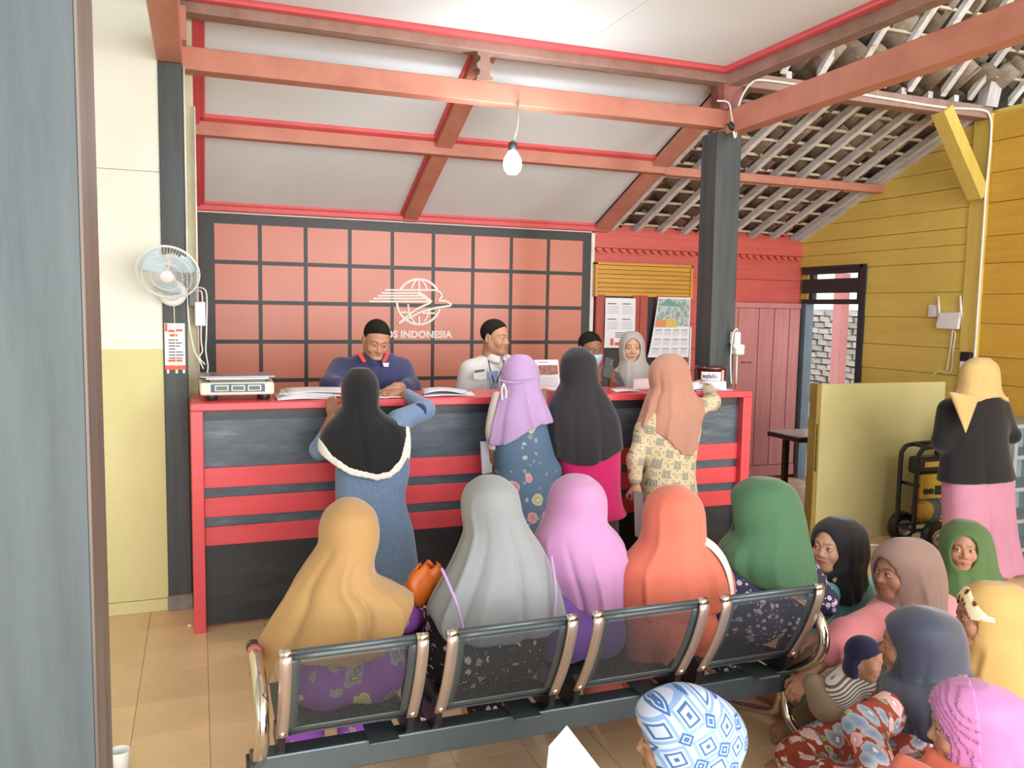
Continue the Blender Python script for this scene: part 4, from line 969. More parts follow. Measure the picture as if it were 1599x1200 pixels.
def head_tint(v, kind, skin, lips, gaze):
    AX = np.abs(v[:, 0]); P = (v[:, 0], v[:, 1], v[:, 2]); Q = (AX, v[:, 1], v[:, 2])
    c = np.repeat(np.array(skin)[None], len(v), 0)
    def blend(w, col): return c*(1-w[:, None])+np.array(col)[None]*w[:, None]
    sm = lambda d, w: np.clip(.5-d/w, 0, 1)
    front = v[:, 1] > .06
    c = blend(.25*sm(sph(Q, (.04, .08, -.03), .018), .02), np.array(skin)*np.array([1.12, .86, .84]))
    yf = (AX, v[:, 1]*0, v[:, 2]); up = cap(yf, (0, 0, -.0608), (.0235, 0, -.0648), .0050, .0018); lo_ = cap(yf, (0, 0, -.0708), (.020, 0, -.0668), .0058, .0022)
    if kind != 'hidden': c = blend(.85*sm(np.minimum(up, lo_), .003)*front, lips)
    ln = cap(yf, (0, 0, -.0655), (.0235, 0, -.0655), .0012, .0008); c = blend(.75*sm(ln, .002)*front, np.array(skin)*.28)
    br = cap((AX, v[:, 1]*0+.07, v[:, 2]), (.016, .07, .0215), (.034, .07, .0262), .0034, .0030); br2 = cap((AX, v[:, 1]*0+.07, v[:, 2]), (.034, .07, .0262), (.049, .07, .0205), .0028, .0010)
    wb = .85 if kind == 'man' else .65
    if kind != 'baby': c = blend(wb*sm(np.minimum(br, br2), .0035)*(v[:, 1] > .045), np.array([.018, .013, .011]))
    eye = (sph(Q, EYE[1], .0142) < 0) & (cap(Q, SLIT[0], SLIT[1], .0072, .0064) < .0006)
    c[eye] = np.array([.62, .58, .54])
    ir = np.sqrt((AX-(.0305+0*gaze))**2+(v[:, 2]-(0.0))**2)
    sx = np.sign(v[:, 0]); ir = np.sqrt((v[:, 0]-sx*.0305-gaze*.0045)**2+(v[:, 2]+.0002)**2)
    c[eye & (ir < .0060)] = np.array([.022, .014, .010])
    lash = np.abs(cap(Q, SLIT[0], SLIT[1], .0064, .0056)) < .0013
    c[lash & (v[:, 2] > .0015) & (v[:, 1] > .07) & (sph(Q, EYE[1], .0175) < 0)] = np.array([.02, .014, .012])
    return c
_HEADS = {}
def head_proto(kind, fine):
    k = (kind, fine)
    if k not in _HEADS:
        v, q = surfnet(lambda P: head_sdf(P, kind), (-.095, -.115, -.205), (.095, .125, .125), .0026 if fine else .0065)
        _HEADS[k] = (relax(v, q, 1, .3), q)
    return _HEADS[k]
def frame(fwd, roll=0.0):
    """rotation whose columns are right, forward, up for a head or hand that looks along fwd"""
    f = Vector(fwd).normalized(); r = f.cross(Vector((0, 0, 1)))
    if r.length < 1e-3: r = Vector((1, 0, 0))
    r.normalize(); u = r.cross(f); R = Matrix((r, f, u)).transposed(); R = R @ Matrix.Rotation(roll, 3, 'Y'); return np.array(R)

# ---- hand prototypes: wrist at the origin, fingers along +Y, palm towards -Z, thumb on +X
def hand_sdf(P, curl, spread=1.0):
    d = None
    d = ell(P, (0, .045, 0), (.037, .048, .0135)); d = smin(d, cap(P, (0, -.06, 0), (0, .015, 0), .026, .024), .02)
    L = [.066, .075, .070, .055]; X = [.027, .009, -.009, -.026]; Y0 = [.083, .089, .086, .076]; W = [.0083, .0086, .0082, .0072]
    for l, x, y0, w_ in zip(L, X, Y0, W):
        p = np.array([x, y0, .001]); a = .12; sp = x*.55*spread; pts = [np.array([x*.85, y0-.035, 0]), p]
        for seg, ff in ((.44, 1.0), (.30, 1.15), (.26, .9)):
            a += curl*ff; p = p+l*seg*np.array([sp*math.cos(a)/.35*.35, math.cos(a), -math.sin(a)]); pts.append(p)
        f_ = chain(P, pts, [w_*1.05, w_*1.05, w_, w_*.92, w_*.80], .004); d = smin(d, f_, .005)
    th = [np.array([.018, .018, -.004]), np.array([.040, .046, -.012]), np.array([.052, .072, -.018-.02*curl]), np.array([.050-.008*curl, .095, -.024-.03*curl])]
    d = smin(d, chain(P, th, [.014, .0115, .0098, .0082], .006), .008)
    return d
_HANDS = {}
def hand_proto(curl):
    if curl not in _HANDS:
        v, q = surfnet(lambda P: hand_sdf(P, curl), (-.06, -.075, -.10), (.085, .18, .045), .0038); _HANDS[curl] = (relax(v, q, 1, .3), q)
    return _HANDS[curl]

SKIN = {'light': tone(200, 156, 130), 'mid': tone(184, 138, 112), 'tan': tone(168, 121, 96), 'dark': tone(142, 98, 76)}
class Person:
    """gathers body pieces (head, hands, torso, limbs) into ONE body mesh; clothes become children"""
    def __init__(s, label, loc, skin='mid', group=None, cat='person'):
        s.root = thing('person' if cat == 'person' else cat, label, cat, loc, group); s.skin = SKIN[skin]; s.pieces = []; s.hand_q = []
    def _add(s, v, q, col=None):
        if len(v): s.pieces.append((np.asarray(v), q, col if col is not None else np.repeat(s.skin[None], len(v), 0)))
    def head(s, c, fwd, roll=0.0, kind='woman', scale=.93, fine=True, lips=(150, 84, 74), gaze=0.0):
        v, q = head_proto(kind, fine); R = frame(fwd, roll); s.hc = np.array(c, float); s.hR = R; s.hs = scale
        col = head_tint(v, kind if fine else 'hidden', s.skin, tone(*lips), gaze)
        R0 = frame((fwd[0], fwd[1], 0)); w_ = np.clip((-v[:, 2:3]-.06)/.09, 0, 1)      # the neck stays upright below a bowed head
        s._add((v*scale@R.T)*(1-w_)+(v*scale@R0.T)*w_+s.hc, q, col); return s
    def hl(s, P):
        """world coordinates -> head-local"""
        x, y, z = (P[0]-s.hc[0]), (P[1]-s.hc[1]), (P[2]-s.hc[2]); R = s.hR/s.hs
        return tuple(x*R[0, i]+y*R[1, i]+z*R[2, i] for i in range(3))
    def hw(s, p): return s.hc+s.hR@(np.array(p, float)*s.hs)
    def hand(s, wrist, fwd, palm, right=True, curl=.35, scale=1.0):
        """fwd: direction of the fingers; palm: direction the palm faces"""
        f = np.array(fwd, float); f /= np.linalg.norm(f); z = -np.array(palm, float); z -= f*(z@f); z /= np.linalg.norm(z); x = np.cross(f, z)
        v, q = hand_proto(curl); v = v*np.array([-1 if right else 1, 1, 1])
        # thumb on +X of a left hand seen from its back; mirrored for the right hand
        if right: q = q[:, ::-1]
        s._add(v*scale@np.stack([x, f, z])+np.array(wrist, float), q); return s
    def limbs(s, fn, lo, hi, h=.012):
        v, q = surfnet(fn, lo, hi, h); s._add(relax(v, q, 1), q); return s
    def body(s):
        o, V, Q, C = 0, [], [], []
        for v, q, c in s.pieces: V.append(v); Q.append(q+o); C.append(c); o += len(v)
        return mesh_obj('body', np.concatenate(V), np.concatenate(Q), M_skin, s.root, np.concatenate(C))

def crom(rows, n=64):
    """rows (z, cx, cy, rx, ry[, rot]) -> smooth table sampled along z"""
    R = np.array(sorted([tuple(r) for r in rows]), float); z = R[:, 0]; zz = np.linspace(z[0], z[-1], n); out = [zz]
    for k in range(1, R.shape[1]):
        y = R[:, k]; m = np.gradient(y, z); i = np.clip(np.searchsorted(z, zz)-1, 0, len(z)-2); hh = z[i+1]-z[i]; t = (zz-z[i])/hh
        d = (y[i+1]-y[i])/hh; lim = 3*np.abs(d); m0 = np.clip(m[i], -lim, lim); m1 = np.clip(m[i+1], -lim, lim)
        out.append((2*t**3-3*t**2+1)*y[i]+(t**3-2*t**2+t)*hh*m0+(-2*t**3+3*t**2)*y[i+1]+(t**3-t**2)*hh*m1)
    return out
def folds(seed, n=12, amp=.010, width=(.05, .16), drift=.5, span=None):
    """cloth folds: soft creases that start near the top and deepen towards the hem"""
    r_ = np.random.RandomState(seed); L = []
    for i in range(n):
        th = -math.pi+2*math.pi*(i+r_.uniform(-.35, .35))/n if span is None else r_.uniform(*span)
        L.append((th, r_.uniform(*width), amp*r_.uniform(.4, 1.2)*(1 if i % 2 else -1), r_.uniform(-drift, drift), r_.uniform(0, .45)))
    def f(th, t):
        out = 0
        for a, w_, am, dr, t0 in L:
            dth = np.mod(th-a-dr*t+math.pi, 2*math.pi)-math.pi
            out = out+am*np.clip((t-t0)/(1-t0), 0, 1)**.7*np.exp(-(np.abs(dth)/w_)**1.25)
        return out
    return f
def prof(P, rows, fold=None, ztop=None, zbot=None, p=2.0, foldtop=None):
    T = crom(rows); z = P[2]; zc = np.clip(z, T[0][0], T[0][-1])
    cx, cy, rx, ry = (np.interp(zc, T[0], T[k]).astype(f32) for k in (1, 2, 3, 4))
    x, y = P[0]-cx, P[1]-cy
    if fold is not None:
        zt, zb = (foldtop or T[0][-1]), T[0][0]; t = np.clip((zt-zc)/(zt-zb+1e-6), 0, 1)
        o = fold(np.arctan2(y/ry, x/rx), t); rx = rx+o; ry = ry+o
    k0 = ((np.abs(x)/rx)**p+(np.abs(y)/ry)**p)**(1/p)
    d = (k0-1)*np.minimum(rx, ry)
    if ztop is not None: d = np.maximum(d, z-ztop)
    if zbot is not None: d = np.maximum(d, zbot-z)
    return d
def prow(Y, rows):
    """rows measured in the photo: (y, x_left, x_right, depth half-size, depth shift) at distance Y -> (z, cx, cy, rx, ry)"""
    out = []
    for y, xl, xr, ry, dy in rows:
        a, b = onY(xl, y, Y+dy), onY(xr, y, Y+dy); out.append(((a[2]+b[2])/2, (a[0]+b[0])/2, Y+dy, (b[0]-a[0])/2, ry))
    return out
def bounds(rows, pad=.06, extra=()):
    R = np.array([r[:5] for r in rows]); lo = np.array([(R[:, 1]-R[:, 3]).min(), (R[:, 2]-R[:, 4]).min(), R[:, 0].min()])-pad; hi = np.array([(R[:, 1]+R[:, 3]).max(), (R[:, 2]+R[:, 4]).max(), R[:, 0].max()])+pad
    for e in extra: lo = np.minimum(lo, np.array(e)-pad); hi = np.maximum(hi, np.array(e)+pad)
    return lo, hi

# ---- fabrics
def fabric(name, c, rough=.8, var=.06, sheen=.25, scale=4.0, weave=.05):
    m, t = newmat(name, rough, 0, .25); v = t.coord('Object'); n = t.noise(v, scale, 3)
    b = lin(c); t.color(t.ramp(n, [(.3, tuple(x*(1-var) for x in b[:3])+(1,)), (.7, tuple(min(1, x*(1+var)) for x in b[:3])+(1,))]))
    t.b.inputs['Sheen Weight'].default_value = sheen; t.b.inputs['Sheen Roughness'].default_value = .5
    t.bump(t.noise(t.coord('Object'), 380, 2), weave, .0015); return m
def floral(name, base, petals, scale=18, size=.42, centre='e8c95a', rough=.75, second=None, wob=.16, leaf=None):
    m, t = newmat(name, rough, 0, .25); v0 = t.coord('Object', (1, .4, 1))
    nz = t.add('ShaderNodeTexNoise'); nz.inputs['Scale'].default_value = scale*2.2; nz.inputs['Detail'].default_value = 2; t.ln(v0, nz.inputs['Vector'])
    mx = t.add('ShaderNodeMix', data_type='VECTOR'); mx.inputs[0].default_value = wob/scale*1.2
    ad = t.add('ShaderNodeVectorMath', operation='MULTIPLY_ADD'); t.ln(nz.outputs['Color'], ad.inputs[0]); ad.inputs[1].default_value = (wob/scale*2,)*3; t.ln(v0, ad.inputs[2]); v = ad.outputs[0]
    col = lin(base)
    def layer(col, vec, sc_, sz, pets, cen, rim=None):
        vo = t.add('ShaderNodeTexVoronoi', feature='F1'); vo.inputs['Scale'].default_value = sc_; vo.inputs['Randomness'].default_value = .75; t.ln(vec, vo.inputs['Vector'])
        sp = t.add('ShaderNodeSeparateColor'); t.ln(vo.outputs['Color'], sp.inputs[0])
        pc = t.ramp(sp.outputs[0], [(i/len(pets), lin(c_)) for i, c_ in enumerate(pets)], 'CONSTANT')
        d = vo.outputs['Distance']; k = t.math('MULTIPLY_ADD', sp.outputs[1], .35*sz, sz*.75)
        shade = t.mix(t.math('MULTIPLY', d, 1.1), pc, lin('f4ece4'), 'MIX')
        col = t.mix(t.math('LESS_THAN', d, k), col, shade)
        return t.mix(t.math('LESS_THAN', d, sz*.26), col, lin(cen))
    if leaf: col = layer(col, v, scale*1.7, size*.62, leaf, leaf[0])
    if second: col = layer(col, v, scale*1.45, size*.6, second, centre)
    col = layer(col, v, scale, size, petals, centre)
    t.color(col); t.bump(t.noise(v0, 300, 2), .05, .0015); return m
def tiles_pattern(name, base, dark, dots, scale=16, rough=.75):
    """batik of regular diamonds ringed in grey with dots between them"""
    m, t = newmat(name, rough, 0, .25); v = t.coord('Object', (1, 0, 1), rot=(0, math.radians(38), 0)); w = t.coord('Object', (1, 0, 1), rot=(0, math.radians(38), 0), loc=(.5/scale, 0, .5/scale))
    def g(vec, sc_):
        vo = t.add('ShaderNodeTexVoronoi', feature='F1', distance='MANHATTAN'); vo.inputs['Scale'].default_value = sc_; vo.inputs['Randomness'].default_value = .12; t.ln(vec, vo.inputs['Vector']); return vo.outputs['Distance']
    a, b, c_ = g(v, scale), g(w, scale), g(v, scale*3.1)
    B, D, O = lin(base), lin(dark), lin(dots)
    col = t.ramp(c_, [(.0, O), (.22, O), (.26, B)], 'CONSTANT')
    rings = t.ramp(a, [(0, lin('6e6a62')), (.10, B), (.17, D), (.27, lin('b9b4a6')), (.34, D), (.42, B)], 'CONSTANT')
    col = t.mix(t.math('LESS_THAN', a, .44), col, rings)
    ring2 = t.ramp(b, [(0, O), (.08, B), (.15, lin('8f8878')), (.2, B)], 'CONSTANT'); col = t.mix(t.math('LESS_THAN', b, .24), col, ring2)
    t.color(col); return m

F_black = fabric('black_jersey', '1b1b1e', .85, .1); F_black2 = fabric('charcoal_jersey', '2a272d', .8, .1)
F_lilac = fabric('lilac_cloth', 'b193c2'); F_rose = fabric('dusty_rose_cloth', 'b3826f'); F_mustard = fabric('mustard_cloth', 'aa8656', .7)
F_grey = fabric('grey_cloth', '8b8f92'); F_pink = fabric('orchid_cloth', 'b985b1'); F_orange = fabric('coral_orange_cloth', 'd06e58'); F_green = fabric('forest_green_cloth', '3f6547', .7)
F_olive = fabric('olive_green_cloth', '4a6439'); F_taupe = fabric('taupe_cloth', '8a6e66'); F_navy = fabric('slate_navy_cloth', '373b4d', .55, sheen=.4); F_yellow = fabric('pale_mustard_cloth', 'bb995c'); F_orchid = fabric('bright_orchid_cloth', 'b977ab', .5)
F_sand = fabric('sand_cloth', 'c8a86e'); F_grey2 = fabric('pale_grey_cloth', 'aca39e'); F_lace = fabric('white_lace', 'e6e2dc', .9, .12, scale=90, weave=.6)
F_denim = fabric('blue_jersey_dress', '6c85a6', .85, .12, scale=60); F_sleeveshade = fabric('navy_sleeve_shade', '2c3358')
F_magenta = fabric('magenta_cloth', 'bf1d63'); F_plum = fabric('plum_skirt', '3c2a35'); F_navyshirt = fabric('navy_shirt', '363a60', .75); F_redlin = fabric('red_collar', 'd2473f')
F_whiteshirt = fabric('pale_grey_uniform', 'cfcdca', .75, .03); F_darkshirt = fabric('dark_grey_shirt', '4c4b50'); F_teal = fabric('teal_cloth', '6cb3b6'); F_pinktop = fabric('salmon_pink_top', 'd8848f')
F_blacktop = fabric('black_blouse', '17171a', .85); F_pinktrs = fabric('rose_pink_trousers', 'bc8098'); F_khaki = fabric('khaki_cloth', '8d7b64'); F_bnavy = fabric('baby_navy_cap', '23264a')
F_violet = fabric('violet_skirt', '6c4f96'); F_hairless = None
P_bluebatik = floral('blue_floral_batik', '566d88', ['c9737f', 'b05a72', '8d9a6c'], 9, .30, 'd8c86a', second=['8d97a5', '4c6478'], leaf=['718764', '47605c'])
P_cream = tiles_pattern('cream_batik', 'cdbf9f', '86806f', 'b58357', 11)
P_navyfloral = floral('navy_floral', '33344f', ['c9a9c9', 'd9c9d9', 'a98fb8'], 34, .36, 'e5d8c8', second=['8f88b0', 'c7b4cc'])
P_blackfloral = floral('black_pink_floral', '1f181c', ['b98fa5', 'd0a9b9', '8c6b85'], 26, .30, '2a1f25', second=['a87f98', '6d5568'], wob=.4)
P_purple = floral('purple_batik', '8e4fb0', ['1f2125', '2a3030', 'b9c23f'], 14, .40, 'c6cf4a', wob=.35)
P_redfloral = floral('red_floral', 'a04a3a', ['dc8fa0', '3a78ad', 'e3aab4', '2f6190', 'd98a98'], 19, .50, 'efe3da', second=['e9e2da', '2a5f96', 'd07f8c'], leaf=['79a544', '5c8c3c'], wob=.22)
m, t = newmat('striped_knit', .85); wv = t.add('ShaderNodeTexWave', wave_type='BANDS', bands_direction='Z'); wv.inputs['Scale'].default_value = 28; t.ln(t.coord('Object', rot=(0, .6, 0)), wv.inputs['Vector'])
t.color(t.ramp(wv.outputs['Fac'], [(.45, lin('d9d4cf')), (.55, lin('6d6462'))])); P_stripe = m
m, t = newmat('blue_white_batik', .7); v = t.coord('Object', (1, .0, 1), rot=(0, .5, 0)); 
vo = t.add('ShaderNodeTexVoronoi', feature='F1', distance='CHEBYCHEV'); vo.inputs['Scale'].default_value = 13; vo.inputs['Randomness'].default_value = .1; t.ln(v, vo.inputs['Vector'])
v2 = t.add('ShaderNodeTexVoronoi', feature='F1', distance='MANHATTAN'); v2.inputs['Scale'].default_value = 13; v2.inputs['Randomness'].default_value = .1; t.ln(t.coord('Object', (1, 0, 1), rot=(0, .5, 0), loc=(.5/13, 0, .5/13)), v2.inputs['Vector'])
wv = t.add('ShaderNodeTexWave', wave_type='BANDS', bands_direction='X'); wv.inputs['Scale'].default_value = 30; t.ln(v, wv.inputs['Vector'])
WB, BB, LB = lin('b7c3d8'), lin('3a66a0'), lin('7f9fcf')
c1 = t.ramp(vo.outputs['Distance'], [(0, BB), (.07, WB), (.18, BB), (.25, WB), (.32, LB), (.42, WB)], 'CONSTANT')
c1 = t.mix(t.math('LESS_THAN', v2.outputs['Distance'], .34), c1, t.ramp(v2.outputs['Distance'], [(0, WB), (.08, BB), (.18, WB), (.24, BB)], 'CONSTANT'))
t.color(c1); P_blue = m
m, t = newmat('batik_band', .7); vo = t.add('ShaderNodeTexVoronoi', feature='F1'); vo.inputs['Scale'].default_value = 46; t.ln(t.coord('Object', (.6, 1, .6)), vo.inputs['Vector'])
t.color(t.ramp(vo.outputs['Distance'], [(0, lin('2b2a35')), (.30, lin('2b2a35')), (.34, lin('d9a95e')), (.5, lin('e9d9b5'))], 'CONSTANT')); P_band = m
M_hair = plain('black_hair', '1b1815', .8, var=.35, scale=60, bump=.5, spec=.2)

A = onY
def hem_of(pts, Y):
    """hem line measured in the photo -> height as a function of world x"""
    w = np.array([A(x, y, Y) for x, y in pts]); o = np.argsort(w[:, 0]); return w[o, 0], w[o, 2]
def hijab(p, rows, mat, hem=None, seed=1, amp=.010, n=12, face=None, extra=None, cut=None, h=.0076, headr=(.084, .100, .096), headc=(0, -.012, .030), kk=.04, trim=None, name='hijab', band=None, drift=.5, width=(.05, .16), fold=None, chin=True):
    fl = fold or folds(seed, n+3, amp*2.25, (width[0]*1.15, width[1]*1.1), drift); lo, hi = bounds(rows, .05, [p.hc-.13*np.ones(3)*p.hs/.93, p.hc+.15*np.ones(3)*p.hs/.93]+[q_ for e in (extra or []) for q_ in e[:2]])
    def raw(P, grow=0.0):
        L = p.hl(P); d = ell(L, headc, headr)*p.hs
        if chin: d = smin(d, ell(L, (0, .006, -.045), (.073, .082, .085))*p.hs, .03)
        d = smin(d, prof(P, rows, fl, ztop=max(r_[0] for r_ in rows)-.012), kk)
        for a, b, ra, rb in (extra or []): d = smin(d, cap(P, a, b, ra, rb), .05)
        if face:
            fz, fx, fh = face; fx, fh = fx*1.12, fh*1.10
            cx = np.sqrt((L[0]/fx)**2+((L[2]-fz)/fh)**2); cutter = np.maximum((cx-1)*fx, .012-L[1]+.35*np.abs(L[2]-fz)*0)*p.hs
            d = smax(d, -cutter, .006)
        if cut is not None: d = np.maximum(d, cut(P))
        return d-grow
    def hemd(P):
        return (np.interp(P[0], hem[0], hem[1]).astype(f32)-P[2])*.75
    def fn(P):
        d = raw(P)
        return np.maximum(d, hemd(P)) if hem is not None else d
    o = cloth(name, fn, lo, hi, h, mat, p.root)
    if band is not None:
        bm_, bn_, c0_, c1_, rip_, fr_, zm_ = band
        def bf(P):
            L = p.hl(P); cx = np.sqrt((L[0]/.0595)**2+((L[2]+.020)/.086)**2); d = raw(P, .004)
            if rip_: d = d-rip_*np.sin(cx*fr_)
            return np.maximum(np.maximum(d, np.maximum((c0_-cx)*.05, (cx-c1_)*.05)*p.hs), np.maximum(-.015-L[1], zm_-L[2])*p.hs)
        cloth(bn_, bf, p.hc-.17, p.hc+.17, .0045, bm_, p.root, 1)
    if trim is not None and hem is not None:
        wd, tm_ = trim; g_ = np.gradient(hem[1], hem[0])
        def tf(P):
            sl = np.interp(P[0], hem[0], np.abs(g_)); hz = np.interp(P[0], hem[0], hem[1]); q_ = (P[2]-hz)/np.sqrt(1+sl**2)
            return np.maximum(np.maximum(np.abs(raw(P, .004)+.006)-.0055, -.010-q_), q_-wd)
        cloth('lace_trim', tf, lo, hi, .0075, tm_, p.root, 1)
    return o
def garment(p, name, rows, mat, arms=(), legs=(), fold=None, h=.011, k=.045, zbot=None, ztop=None, pad=.06, cut=None, ps=2.2):
    """a garment shaped from body sections plus tapered sleeves or trouser legs"""
    ex = [q_ for c_ in list(arms)+list(legs) for q_ in c_[0]]
    lo, hi = bounds(rows, pad+.04, ex)
    def fn(P):
        d = prof(P, rows, fold, p=ps); d = np.maximum(d, P[2]-max(r[0] for r in rows)); d = np.maximum(d, min(r[0] for r in rows)-P[2])
        for pts, rs in list(arms)+list(legs): d = smin(d, chain(P, pts, rs, .03), k)
        if zbot is not None: d = np.maximum(d, zbot-P[2])
        if ztop is not None: d = np.maximum(d, P[2]-ztop)
        if cut is not None: d = np.maximum(d, cut(P))
        return d
    return cloth(name, fn, lo, hi, h, mat, p.root)
def trunk(p, neck, hip, sw, arms=(), legs=(), h=.016):
    """torso, arms and legs under the clothes, part of the one body mesh"""
    nk, hp = np.array(neck, float), np.array(hip, float); ch = nk+(hp-nk)*.35
    pts = [nk, hp]+[q_ for c_ in list(arms)+list(legs) for q_ in c_[0]]; lo = np.min(pts, 0)-.2; hi = np.max(pts, 0)+.16
    def fn(P):
        d = smin(cap(P, nk, ch, .05, .072), cap(P, ch, hp, .072, .088), .05)
        for pts_, rs in list(arms)+list(legs): d = smin(d, chain(P, pts_, rs, .02), .03)
        return d
    p.limbs(fn, lo, hi, h)
def foot_sdf(P):
    d = smin(sph(P, (0, -.055, .030), .032), ell(P, (0, .01, .028), (.034, .075, .028)), .03); d = smin(d, ell(P, (.003, .075, .020), (.044, .040, .019)), .03); d = smin(d, cap(P, (0, -.05, .04), (0, -.05, .16), .034, .036), .03)
    for x, l, r_ in ((.031, .130, .0125), (.012, .128, .0095), (-.005, .122, .009), (-.020, .113, .0085), (-.033, .102, .008)): d = smin(d, cap(P, (x*.9, .085, .014), (x, l, .011), r_, r_), .005)
    return d
_F = []
def foot(p, ankle, fwd, up=(0, 0, 1), right=True, scale=.95):
    if not _F: v, q = surfnet(foot_sdf, (-.06, -.10, -.01), (.06, .155, .17), .005); _F.append((relax(v, q, 1, .3), q))
    v, q = _F[0]; f = np.array(fwd, float); f /= np.linalg.norm(f); u = np.array(up, float); u -= f*(u@f); u /= np.linalg.norm(u); x = np.cross(f, u)
    v = v*np.array([-1 if right else 1, 1, 1]); q = q[:, ::-1] if right else q
    p._add(v*scale@np.stack([x, f, u])+np.array(ankle, float), q)

# ================================================================== WOMEN STANDING AT THE COUNTER
G1 = 'women standing at the counter'
# black hijab edged with white lace, blue dress
Y = 4.34
p = Person('person in a black hijab edged with white lace and a long blue dress', (.86, Y, 0), 'tan', G1)
p.head(A(563, 611, Y), (.05, 1, -.18), fine=False, kind='hidden')
el, wl_, er, wr_ = A(500, 702, 4.42), A(519, 652, 4.60), A(664, 640, 4.50), A(628, 614, 4.72)
shl, shr = A(530, 672, 4.36), A(622, 658, 4.36)
hl_ = A(520, 647, 4.62)
trunk(p, A(565, 650, Y), A(582, 780, Y), .3, [([shl, el, hl_], [.05, .04, .028]), ([shr, er, wr_], [.05, .04, .028])])
p.hand(A(519, 649, 4.615), (.05, .25, 1), (0, 1, -.2), False, .85, .95); p.hand(A(622, 613, 4.72), (-1, .35, .05), (0, .2, -1), True, .55, .95)
p.body()
rows = prow(Y, [(735, 524, 640, .125, .02), (780, 524, 633, .13, .02), (830, 526, 645, .16, .03), (880, 527, 652, .18, .04), (915, 529, 657, .19, .05), (985, 531, 664, .20, .06)]) + prow(Y, [(660, 530, 630, .11, .0), (690, 528, 634, .125, .01)])
garment(p, 'dress', rows, F_denim, [([shl, el, A(516, 664, 4.585)], [.062, .050, .036]), ([shr, er, A(636, 616, 4.69)], [.064, .054, .034])], fold=folds(5, 9, .014, (.10, .25), .2), zbot=.03, h=.012)
# dark navy blob painting the shade inside the wide open sleeve
def slv(P): return np.maximum(np.abs(ell(P, A(650, 645, 4.44), (.062, .05, .055)))-.004, -.02-(P[1]-4.44))
cloth('sleeve_shade', lambda P: ell(P, A(655, 643, 4.435), (.045, .03, .05)), A(655, 643, 4.4)-.1, A(655, 643, 4.4)+.1, .008, F_sleeveshade, p.root)
rows = prow(Y, [(572, 552, 574, .03, 0), (590, 538, 588, .085, 0), (610, 534, 592, .10, 0), (635, 534, 592, .10, .0), (648, 524, 604, .105, 0), (662, 510, 630, .12, 0), (680, 500, 645, .135, 0), (710, 498, 650, .15, 0), (755, 500, 648, .165, .01)])
hijab(p, rows, F_black, hem_of([(486, 640), (497, 690), (505, 708), (520, 722), (545, 737), (585, 745), (606, 742), (624, 728), (636, 705), (642, 680), (644, 650), (646, 625)], Y-.1), 11, .007, 9, trim=(.026, F_lace), headr=(.083, .098, .092), headc=(0, -.008, .022))

# lilac hijab, blue floral batik
Y = 4.38
p = Person('person in a lilac hijab and a blue flowered batik dress at the counter', (1.70, Y, 0), 'mid', G1)
p.head(A(811, 588, Y), (.35, 1, -.1), fine=False, kind='hidden')
er, wr_ = A(862, 735, 4.36), A(862, 800, 4.42)
trunk(p, A(812, 640, Y), A(820, 770, Y), .3, [([A(838, 694, Y+.03), er, wr_], [.034, .034, .03]), ([A(785, 660, Y), A(775, 700, 4.45), A(772, 730, 4.55)], [.05, .04, .03])])
p.hand(wr_, (0, .2, -1), (-1, 0, 0), True, .3); p.hand(A(772, 730, 4.55), (-.1, .3, -1), (1, 0, 0), False, .5); p.body()
rows = prow(Y, [(630, 792, 840, .08, 0.02), (655, 780, 850, .09, 0.02), (690, 774, 858, .11, 0), (730, 774, 862, .125, 0), (770, 770, 868, .15, 0), (815, 767, 875, .17, .0), (880, 770, 885, .18, .02), (960, 772, 890, .19, .04)])
garment(p, 'batik_dress', rows, P_bluebatik, [([A(842, 694, Y+.02), er, A(862, 785, 4.41)], [.052, .052, .045])], fold=folds(8, 8, .008, (.1, .2), .3), zbot=.03, h=.012)
garment(p, 'white_sleeve', prow(4.42, [(612, 772, 782, .03, 0), (640, 764, 790, .05, 0), (675, 759, 788, .05, 0), (702, 763, 786, .045, 0)]), fabric('off_white_cloth', 'd9d2cd'), fold=folds(3, 6, .006), h=.008)
rows = prow(Y, [(553, 805, 822, .03, 0), (570, 788, 838, .09, 0), (592, 783, 842, .10, 0), (606, 784, 843, .10, .0), (625, 778, 850, .105, 0), (650, 772, 860, .12, 0), (680, 768, 870, .135, 0), (715, 766, 874, .145, 0)])
hijab(p, rows, F_lilac, hem_of([(760, 690), (768, 692), (775, 701), (790, 697), (803, 688), (818, 677), (830, 668), (845, 664), (875, 663)], Y-.1), 21, .014, 11, headr=(.086, .10, .095), width=(.05, .12))
c0 = [A(x, y, yy) for x, y, yy in ((779, 594, 4.30), (795, 597, 4.262), (815, 597, 4.258), (832, 592, 4.28), (842, 588, 4.36))]
MB().tube(smooth_path(c0), .006, 6).build('tie_band', F_lilac, p.root, smooth=True)
MB().tube(smooth_path([A(787, 599, 4.262), A(784, 610, 4.256), A(785, 625, 4.25)]), .005, 5).tube(smooth_path([A(787, 599, 4.262), A(791, 612, 4.25), A(790, 622, 4.25)]), .005, 5).build('tie_cord', F_lace, p.root, smooth=True)
bg = thing('paper_envelope', 'white paper envelope held low beside the lilac hijab, before the counter', 'envelope', tuple(A(763, 740, 4.50)))
MB().prism([A(751, 690, 4.55), A(768, 691, 4.50), A(769, 738, 4.50), A(754, 741, 4.55)], (.0, .012, 0)).build('sheet', M_paperblue, bg)

